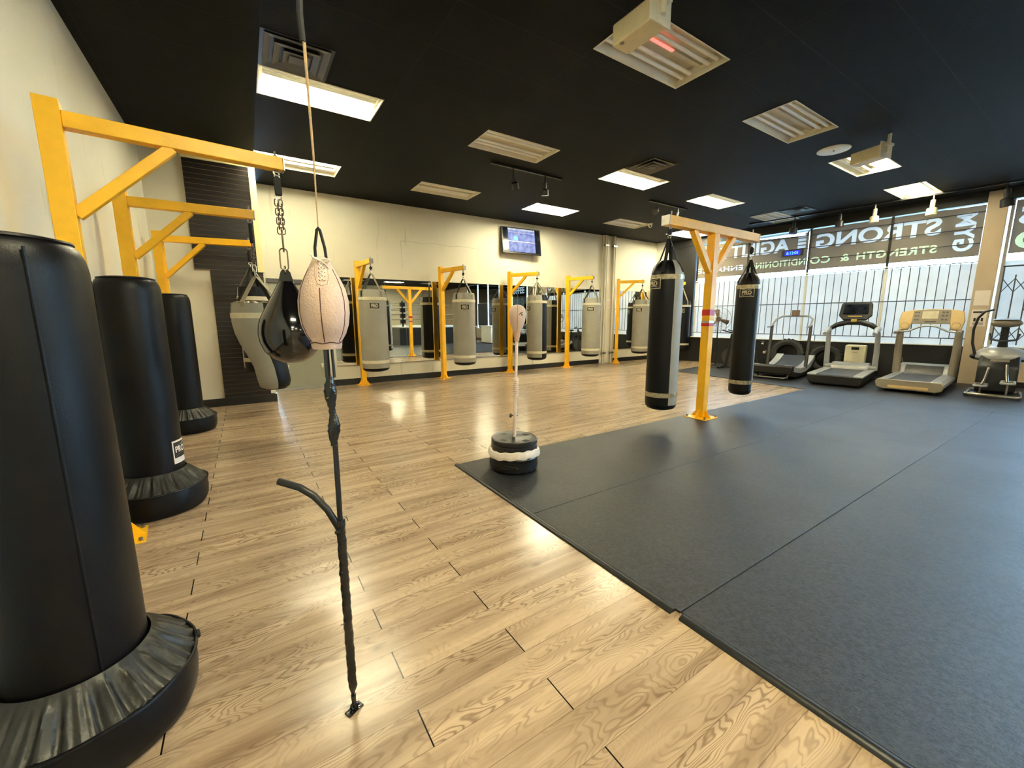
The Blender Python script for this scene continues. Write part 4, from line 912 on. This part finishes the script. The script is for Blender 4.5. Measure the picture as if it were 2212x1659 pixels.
# powered treadmill with dark console
t = thing('treadmill', 'treadmill with dark tilted console and light side rails, middle of three', 'treadmill', (9.93, 3.27, .012), .16)
b = B(); b.prism([(-.43, .05), (-.40, .02), (.40, .02), (.43, .05), (.45, .20), (-.45, .20)], 'x', .03, 1.9); b.obj('deck_frame', 'black_plastic', t, bevel=.006)
b = B(); b.prism([(-.45, .21), (-.44, .08), (-.36, .04), (.36, .04), (.44, .08), (.45, .21)], 'x', -.03, .05); b.obj('rear_bumper', 'black_plastic', t, bevel=.012)
for s in (-1, 1):
    b = B(); b.box(-.01, 1.62, s*.30 if s > 0 else -.455, .455 if s > 0 else -.30, .20, .235); b.obj('side_rail', 'rail_grey', t, bevel=.008)
    b = B(); b.box(.04, 1.5, s*.33 if s > 0 else -.43, .43 if s > 0 else -.33, .235, .239); b.obj('foot_pad', 'silver_plastic', t, smooth=0)
b = B(); b.box(0, 1.6, -.295, .295, .19, .222); b.obj('running_belt', 'belt', t, bevel=.008)
b = B(); b.prism([(1.5, .21), (1.54, .30), (1.66, .36), (1.90, .35), (1.95, .24), (1.95, .05), (1.5, .05)], 'y', -.34, .34); b.obj('motor_hood', 'silver_plastic', t, bevel=.02)
b = B(); b.cyl((1.60, -.46, .27), (1.60, .46, .27), .055, 16); b.obj('cross_tube', 'silver_plastic', t)
for s in (-1, 1):
    b = B(); b.tube([(1.62, s*.43, .22), (1.58, s*.435, .6), (1.50, s*.43, 1.0), (1.45, s*.42, 1.10)], [.055, .05, .045, .042], 12); b.obj('upright', 'rail_grey', t)
    b = B(); b.tube([(1.50, s*.42, 1.13), (1.30, s*.42, 1.11), (1.10, s*.42, 1.06), (1.0, s*.42, 1.03)], [.058, .05, .042, .036], 14); b.obj('hand_rail', 'rail_grey', t)
b = B(); b.tube([(1.45, .42, 1.12), (1.45, .30, 1.21), (1.47, .12, 1.27), (1.47, -.12, 1.27), (1.45, -.30, 1.21), (1.45, -.42, 1.12)], [.045, .055, .06, .06, .055, .045], 12); b.obj('cross_bar', 'black_plastic', t)
mt = Matrix.Translation((1.46, 0, 1.33)) @ Matrix.Rotation(R(18), 4, 'Y')
b = B(); b.prism([(-.20, 0), (.20, 0), (.29, .10), (.27, .36), (.24, .40), (-.24, .40), (-.27, .36), (-.29, .10)], 'x', 0, .06); b.obj('console', 'black_plastic', t, bevel=.012, mtx=mt)
b = B(); b.prism([(-.22, .12), (.22, .12), (.21, .35), (-.21, .35)], 'x', -.004, 0); b.obj('console_screen', 'screen_dark', t, smooth=0, mtx=mt)
b = B(); b.box(-.005, .0, -.12, .12, .07, .085); b.obj('console_strip', 'gold', t, smooth=0, mtx=mt)
b = B(); b.box(1.40, 1.48, -.05, .05, 1.28, 1.34); b.obj('stop_key_box', 'gold', t, bevel=.01)
for y in (-.32, .32):
    b = B(); b.cyl((.22, y, 0), (.22, y, .03), .028, 12); b.obj('foot', 'black_plastic', t)
# powered treadmill with tan console
t = thing('treadmill', 'treadmill with wide tan console and bright display, rightmost of three', 'treadmill', (10.12, 2.20, .012), .085)
b = B(); b.prism([(-.40, .05), (.40, .05), (.42, .20), (-.42, .20)], 'x', .05, 1.95); b.obj('deck_frame', 'taupe', t, bevel=.006)
b = B(); b.prism([(-.43, .23), (-.46, .17), (-.44, .08), (-.36, .05), (.36, .05), (.44, .08), (.46, .17), (.43, .23)], 'x', -.04, .05); b.obj('rear_bumper', 'taupe', t, bevel=.012)
b = B(); b.box(-.045, -.04, -.27, .27, .08, .13); b.obj('rear_plate', 'tan_plastic', t, smooth=0)
for s in (-1, 1):
    b = B(); b.prism([(s*.28, .20), (s*.28, .24), (s*.40, .24), (s*.455, .19), (s*.455, .13), (s*.40, .10)], 'x', 0, 1.62); b.obj('side_rail', 'rail_grey', t, bevel=.005)
    b = B(); [b.box(.1, 1.3, s*(.30+k*.025) if s > 0 else -(.31+k*.025), (.31+k*.025) if s > 0 else -(.30+k*.025), .24, .244) for k in range(4)]; b.obj('foot_grip', 'silver_plastic', t, smooth=0)
b = B(); b.box(0, 1.55, -.275, .275, .19, .225); b.obj('running_belt', 'belt', t, bevel=.008)
b = B(); b.prism([(1.42, .22), (1.46, .24), (1.60, .40), (1.85, .42), (1.92, .30), (1.92, .05), (1.42, .05)], 'y', -.38, .38); b.obj('motor_hood', 'rail_grey', t, bevel=.015)
b = B(); b.prism([(1.44, .245), (1.58, .39), (1.60, .395), (1.47, .245)], 'y', -.28, .28); b.obj('hood_recess', 'dark_steel', t)
for s in (-1, 1):
    b = B(); b.tube([(1.50, s*.41, .22), (1.46, s*.42, .7), (1.42, s*.42, 1.12)], [.068, .062, .055], 16); b.obj('upright', 'taupe', t)
    b = B(); b.tube([(1.42, s*.42, 1.10), (1.25, s*.43, 1.09), (1.05, s*.44, 1.07)], [.03, .028, .03], 12); b.obj('hand_rail', 'taupe', t)
mt = Matrix.Translation((1.36, 0, 1.12)) @ Matrix.Rotation(R(14), 4, 'Y')
b = B(); b.prism([(-.44, 0), (-.30, .02), (-.27, .14), (.27, .14), (.30, .02), (.44, 0), (.47, .20), (.44, .38), (.28, .42), (0, .44), (-.28, .42), (-.44, .38), (-.47, .20)], 'x', 0, .07); b.obj('console_housing', 'tan_plastic', t, bevel=.015, mtx=mt)
b = B(); b.prism([(-.27, .13), (.27, .13), (.26, .40), (0, .425), (-.26, .40)], 'x', -.012, 0); b.obj('control_panel', 'taupe', t, mtx=mt)
b = B(); b.box(-.016, -.012, -.10, .13, .23, .385); b.obj('display', 'screen_grey', t, smooth=0, mtx=mt)
for y in (-.23, -.18, .17, .21):
    for z in (.2, .28, .35):
        b = B(); b.box(-.016, -.012, y, y+.03, z, z+.02); b.obj('button', 'dark_steel', t, smooth=0, mtx=mt)
b = B(); b.box(-.016, -.012, -.08, .08, .16, .18); b.obj('key_slot', 'dark_steel', t, smooth=0, mtx=mt)
for s in (-1, 1):
    b = B(); b.lathe([(0, -.01), (.055, -.008), (.062, 0)], 24); b.obj('cup_holder', 'ink', t, mtx=mt @ Matrix.Translation((-.004, s*.365, .09)) @ Matrix.Rotation(-pi/2, 4, 'Y'))
b = B(); b.tube([(1.22, .40, 1.09), (1.24, .28, 1.10), (1.30, .12, 1.19), (1.32, 0, 1.21), (1.30, -.12, 1.19), (1.24, -.28, 1.10), (1.22, -.40, 1.09)], .018, 10); b.obj('front_handlebar', 'silver_plastic', t)
for y in (-.32, .32):
    b = B(); b.cyl((.22, y, 0), (.22, y, .06), .028, 12); b.obj('foot', 'black_plastic', t)
# curved manual treadmill
t = thing('treadmill', 'curved manual treadmill with looping tube handlebar, leftmost of three', 'treadmill', (9.95, 4.47, .012), .14)
cv = [(0, .32), (.15, .285), (.4, .235), (.7, .205), (1.0, .21), (1.3, .26), (1.55, .34), (1.75, .44)]
b = B(); b.prism(cv+[(1.72, .40), (1.3, .16), (.9, .10), (.4, .10), (.02, .10)], 'y', -.24, .24); b.obj('running_belt', 'belt', t, bevel=.004)
for s in (-1, 1):
    b = B(); pl = [(x, z+.02) for x, z in cv]+[(1.80, .36), (1.5, .20), (1.1, .12), (.7, .10), (.3, .14), (.0, .20)]
    b.prism(pl, 'y', s*.25, s*.41); b.obj('side_cover', 'rail_grey', t, bevel=.008)
    b = B(); b.prism([(0, .21), (.3, .16), (.7, .11), (1.1, .12), (1.5, .20), (1.8, .36), (1.8, .28), (1.5, .10), (1.1, .03), (.3, .05), (0, .10)], 'y', s*.30, s*.415); b.obj('lower_side', 'black_plastic', t, bevel=.006)
    b = B(); b.tube([(1.05, s*.40, .20), (1.10, s*.40, .7), (1.16, s*.40, 1.20)], [.036, .034, .032], 12); b.obj('upright', 'dark_steel', t)
b = B(); b.prism([(-.05, .13), (-.06, .30), (0, .335), (.10, .32), (.10, .13)], 'y', -.42, .42); b.obj('rear_cover', 'black_plastic', t, bevel=.02)
b = B(); b.tube([(.0, .34, .12), (-.06, .34, .07), (-.09, .28, .05), (-.09, -.28, .05), (-.06, -.34, .07), (0, -.34, .12)], .014, 8); b.obj('lift_handle', 'steel', t)
b = B(); b.tube([(.82, .40, 1.16), (1.0, .40, 1.17), (1.16, .40, 1.21), (1.34, .38, 1.34), (1.45, .28, 1.41), (1.47, .1, 1.42), (1.47, -.1, 1.42), (1.45, -.28, 1.41), (1.34, -.38, 1.34), (1.16, -.40, 1.21), (1.0, -.40, 1.17), (.82, -.40, 1.16)], .021, 10); b.obj('handlebar', 'silver_plastic', t)
b = B(); b.box(1.43, 1.47, -.08, .09, 1.42, 1.56, Matrix.Translation((0, 0, 0))); b.obj('small_console', 'fan_blade', t, bevel=.01)
for x in (.12, 1.3):
    for y in (-.3, .3):
        b = B(); b.cyl((x, y, 0), (x, y, .12), .022, 10); b.obj('foot', 'black_plastic', t)
# elliptical
t = thing('elliptical_trainer', 'grey elliptical trainer with curved arms in front of beige wall', 'elliptical', (11.0, 1.28, .012), .09)
b = B(); b.tube([(-.42, -.30, .05), (-.45, -.26, .05), (-.45, .26, .05), (-.42, .30, .05), (.3, .30, .05), (.3, -.30, .05)], .030, 10, closed=True); b.obj('base_frame', 'steel', t)
b = B(); b.prism([(.05, .05), (.85, .05), (.88, .5), (.75, .70), (.2, .70), (.05, .5)], 'y', -.24, .24); b.obj('drive_housing', 'black_plastic', t, bevel=.04)
b = B(); b.lathe([(.31, .60), (.33, .66), (.31, .74), (.24, .80), (.14, .84), (0, .85)], 36, c=(.45, 0)); b.obj('upper_shroud', 'silver_plastic', t, smooth=60)
b = B(); b.torus((.45, 0, .62), .32, .02, 'z', 36, 8); b.obj('shroud_trim', 'black_plastic', t)
b = B(); b.box(.045, .05, -.12, .10, .60, .64); b.obj('name_plate', 'taupe', t, smooth=0)
b = B(); b.tube([(.40, 0, .8), (.36, 0, 1.0), (.34, 0, 1.2)], [.07, .05, .05], 14); b.obj('mast', 'black_plastic', t)
b = B(); b.ball((.30, 0, 1.27), .19, .65, 1.0, .42, 20); b.obj('console', 'taupe', t)
b = B(); b.lathe([(0, .008), (.15, .006), (.17, 0)], 24, c=(0, 0)); b.obj('console_top', 'silver_plastic', t, mtx=Matrix.Translation((.27, 0, 1.33)) @ Matrix.Diagonal((.7, 1, 1, 1)))
b = B(); b.tube([(.30, -.17, 1.08), (.24, -.15, .98), (.22, 0, .95), (.24, .15, .98), (.30, .17, 1.08)], .018, 8); b.obj('lower_handles', 'dark_steel', t)
for s in (-1, 1):
    b = B(); b.tube([(.36, s*.30, .66), (.30, s*.36, .9), (.22, s*.37, 1.15), (.12, s*.33, 1.36), (.02, s*.26, 1.47), (-.04, s*.16, 1.50)], [.022, .02, .019, .019, .019, .019], 10); b.obj('moving_arm', 'dark_steel', t)
    b = B(); b.ball((.36, s*.33, .66), .045); b.obj('arm_pivot', 'black_plastic', t)
    z0 = .20 if s > 0 else .27
    b = B(); b.tube([(.06, s*.10, z0+.28), (-.05, s*.12, z0+.1), (-.20, s*.14, z0)], [.02, .02, .02], 10); b.obj('pedal_link', 'steel', t)
    b = B(); b.tube([(-.40, s*.15-.07, z0), (-.43, s*.15, z0), (-.40, s*.15+.07, z0), (-.05, s*.15+.07, z0), (-.02, s*.15, z0), (-.05, s*.15-.07, z0)], .02, 8, closed=True); b.box(-.38, -.06, s*.15-.06, s*.15+.06, z0-.02, z0-.01); b.obj('foot_pedal', 'silver_plastic', t)
    b = B(); b.tube([(-.25, s*.15, z0-.02), (-.25, s*.15, .06)], .014, 8); b.obj('pedal_wheel_arm', 'steel', t)
# tractor tyres leaning on the wall
for (x, y, R0, lb, tl) in ((12.16, 5.06, .40, 'big tractor tyre leaning behind the curved treadmill', .20), (12.20, 4.20, .34, 'smaller tyre leaning behind the middle treadmill', .22)):
    t = thing('tyre', lb, 'tyre', (x-.16, y, .035), WA, 'tyres leaning on the black wall'); mt = Matrix.Rotation(tl, 4, 'Y')
    b = B(); pr = []
    for k in range(28):
        a = 2*pi*k/28; pr.append((0, 0))
    prof = [(R0*.60, -.08), (R0*.66, -.10), (R0*.88, -.11), (R0*.97, -.09), (R0, -.05), (R0, .05), (R0*.97, .09), (R0*.88, .11), (R0*.66, .10), (R0*.60, .08), (R0*.60, -.08)]
    b.lathe(prof, 48); tm = mt @ Matrix.Translation((0, 0, R0)) @ Matrix.Rotation(pi/2, 4, 'Y'); b.obj('tyre_body', 'tyre', t, mtx=tm)
    b = B()
    for k in range(26):
        b.box(R0*.95, R0*1.03, -.10, .10, -.018, .018, Matrix.Rotation(2*pi*k/26, 4, 'Z') @ Matrix.Rotation(.0, 4, 'Z') @ Matrix.Rotation(pi/2, 4, 'X'))
    b.obj('tread_lugs', 'tyre', t, mtx=tm, bevel=.006)
    b = B(); b.torus((0, 0, -.105), R0*.80, .008, 'z', 40, 6); b.obj('sidewall_ring', 'tyre', t, mtx=tm)
# pedestal fan
t = thing('pedestal_fan', 'large pedestal fan with wire cage standing before the barred window', 'fan', (11.36, 6.62, .0125), .0)
b = B(); b.lathe([(0, .05), (.02, .05), (.24, .02), (.25, 0), (0, 0)], 32); b.obj('base', 'black_plastic', t)
b = B(); b.cyl((0, 0, .03), (0, 0, 1.30), .016, 10); b.obj('pole', 'black_plastic', t)
fm = Matrix.Translation((0, 0, 1.34)) @ Matrix.Rotation(R(-152), 4, 'Z')
b = B(); b.cyl((-.16, 0, 0), (.02, 0, 0), .07, 16); b.obj('motor', 'fan_blade', t, mtx=fm)
b = B(); b.torus((.10, 0, 0), .33, .006, 'x', 48, 6); b.torus((.02, 0, 0), .33, .005, 'x', 48, 6); b.torus((.13, 0, 0), .20, .0035, 'x', 40, 6); b.torus((.145, 0, 0), .08, .0035, 'x', 24, 6)
for k in range(36):
    a = 2*pi*k/36; b.tube([(.15, .06*cos(a), .06*sin(a)), (.13, .2*cos(a), .2*sin(a)), (.06, .33*cos(a), .33*sin(a)), (-.02, .2*cos(a), .2*sin(a)), (-.05, .07*cos(a), .07*sin(a))], .0018, 4, cap=False)
b.obj('wire_cage', 'steel', t, mtx=fm)
for k in range(3):
    a = 2*pi*k/3+.2; b = B(); mt = Matrix.Rotation(a, 4, 'X') @ Matrix.Translation((.05, 0, 0)) @ Matrix.Rotation(.45, 4, 'Z')
    vs = [b.bm.verts.new(mt @ Vector(p)) for p in ((0, -.03, .04), (0, .03, .04), (0, .08, .26), (0, .02, .29), (0, -.07, .27))]; b.bm.faces.new(vs)
    o = b.obj('blade', 'fan_blade', t, mtx=fm); s_ = o.modifiers.new('thick', 'SOLIDIFY'); s_.thickness = .003
# spin bike mostly behind the right bag
t = thing('exercise_bike', 'dark exercise bike mostly hidden behind the right long black bag', 'exercise bike', (11.15, 5.75, .012), R(96))
b = B(); b.beam((.52, -.24, .03), (.52, .24, .03), .06, .05); b.beam((-.50, -.22, .03), (-.50, .22, .03), .06, .05); b.beam((-.5, 0, .05), (.52, 0, .05), .06, .05); b.obj('floor_frame', 'black_plastic', t, bevel=.006)
b = B(); b.cyl((.30, -.015, .33), (.30, .015, .33), .24, 36); b.obj('flywheel', 'dark_steel', t)
b = B(); b.beam((.42, 0, .05), (.30, 0, .95), .07, .05, up=(0, 1, 0)); b.beam((-.42, 0, .05), (-.15, 0, .85), .07, .05, up=(0, 1, 0)); b.beam((-.25, 0, .5), (.35, 0, .6), .08, .05, up=(0, 1, 0)); b.obj('main_frame', 'black_plastic', t, bevel=.006)
b = B(); b.ball((-.15, 0, .90), .14, 1.0, .7, .3); b.obj('saddle', 'black_plastic', t)
b = B(); b.tube([(.50, -.18, 1.05), (.30, -.18, 1.0), (.26, 0, .98), (.30, .18, 1.0), (.50, .18, 1.05)], .016, 8); b.obj('handlebar', 'black_plastic', t)
b = B(); b.cyl((-.52, -.10, .50), (-.52, .02, .50), .035, 14); b.cyl((-.44, 0, .72), (-.50, 0, .72), .045, 14); b.obj('chrome_knobs', 'chrome', t)
# stool under the corner bag
t = thing('round_stool', 'small black round stool below the corner heavy bag', 'stool', (11.72, 8.42, 0))
b = B(); b.lathe([(0, .27), (.16, .27), (.175, .255), (.175, .23), (.15, .215), (0, .215)], 32); b.obj('seat', 'black_leather', t)
b = B(); b.cyl((0, 0, .02), (0, 0, .22), .02, 10); b.obj('pillar', 'black_plastic', t); b = B(); b.lathe([(0, .03), (.14, .012), (.15, 0), (0, 0)], 28); b.obj('foot_plate', 'black_plastic', t)
# beige box heater
t = thing('dehumidifier', 'beige plastic box appliance with small dark display behind middle treadmill', 'appliance', (12.03, 3.60, .012), .12)
b = B(); b.box(-.10, .12, -.19, .19, .0, .74); b.obj('cabinet', 'cream_plastic', t, bevel=.03)
b = B(); b.box(-.104, -.10, -.07, .07, .63, .69); b.obj('display', 'screen_dark', t, smooth=0)
b = B(); b.box(-.103, -.10, -.05, .05, .565, .575); b.obj('badge', 'taupe', t, smooth=0)
b = B(); b.tube([(12.33, 2.86, .0), (12.28, 2.9, .10), (12.30, 2.9, .35), (12.34, 2.85, .5), (12.3, 2.8, .3), (12.3, 2.75, .012)], .007, 6); tag(b.obj('power_cable', 'silver_plastic'), 'grey looped cable against the black wall behind treadmills', 'cable')

# ---------------------------------------------------------------- rest of the gym behind the viewpoint (seen in the mirrors)
t = thing('boxing_ring', 'raised boxing ring with black skirt and padded posts, seen in mirrors', 'boxing ring', (9.2, -6.0, 0))
b = B(); b.box(-2.3, 2.3, -2.8, 2.8, .0, .92); b.obj('skirt', 'apron', t, smooth=0)
b = B(); b.box(-2.35, 2.35, -2.85, 2.85, .92, .98); b.obj('platform', 'canvas', t, smooth=0, bevel=.01)
for x in (-2.0, 2.0):
    for y in (-2.5, 2.5):
        b = B(); b.cyl((x, y, .98), (x, y, 2.35), .05, 12); b.obj('corner_post', 'black_plastic', t)
        b = B(); [b.box(x-.12, x+.12, y-.12, y+.12, 1.15+k*.3, 1.37+k*.3) for k in range(4)]; b.obj('corner_pads', 'black_leather', t, bevel=.02)
for z in (1.35, 1.65, 1.95, 2.25):
    b = B(); b.tube([(-2, -2.5, z), (2, -2.5, z), (2, 2.5, z), (-2, 2.5, z)], .016, 8, closed=True); b.obj('rope', 'rope', t)
t = thing('reception_counter', 'white counter near the street windows, seen in mirrors', 'counter', (11.9, -1.95, .012))
b = B(); b.box(-.45, .45, -.55, .55, .05, .95); b.obj('cabinet', 'counter_white', t, smooth=0, bevel=.01); b = B(); b.box(-.5, .5, -.6, .6, .95, .99); b.obj('counter_top', 'counter_white', t, smooth=0, bevel=.005)
b = B(); b.box(-.43, .43, -.53, .53, 0, .05); b.obj('kick_board', 'black_plastic', t, smooth=0)
t = thing('hanging_banner', 'dark hanging panel on the far pillar, seen in mirrors', 'panel', (12.15, -3.6, 1.0))
b = B(); b.box(-.03, .03, -.5, .5, 0, 1.3); b.obj('panel', 'black_leather', t, smooth=0); b = B(); b.cyl((0, -.55, 1.3), (0, .55, 1.3), .02, 10); b.obj('rod', 'steel', t)
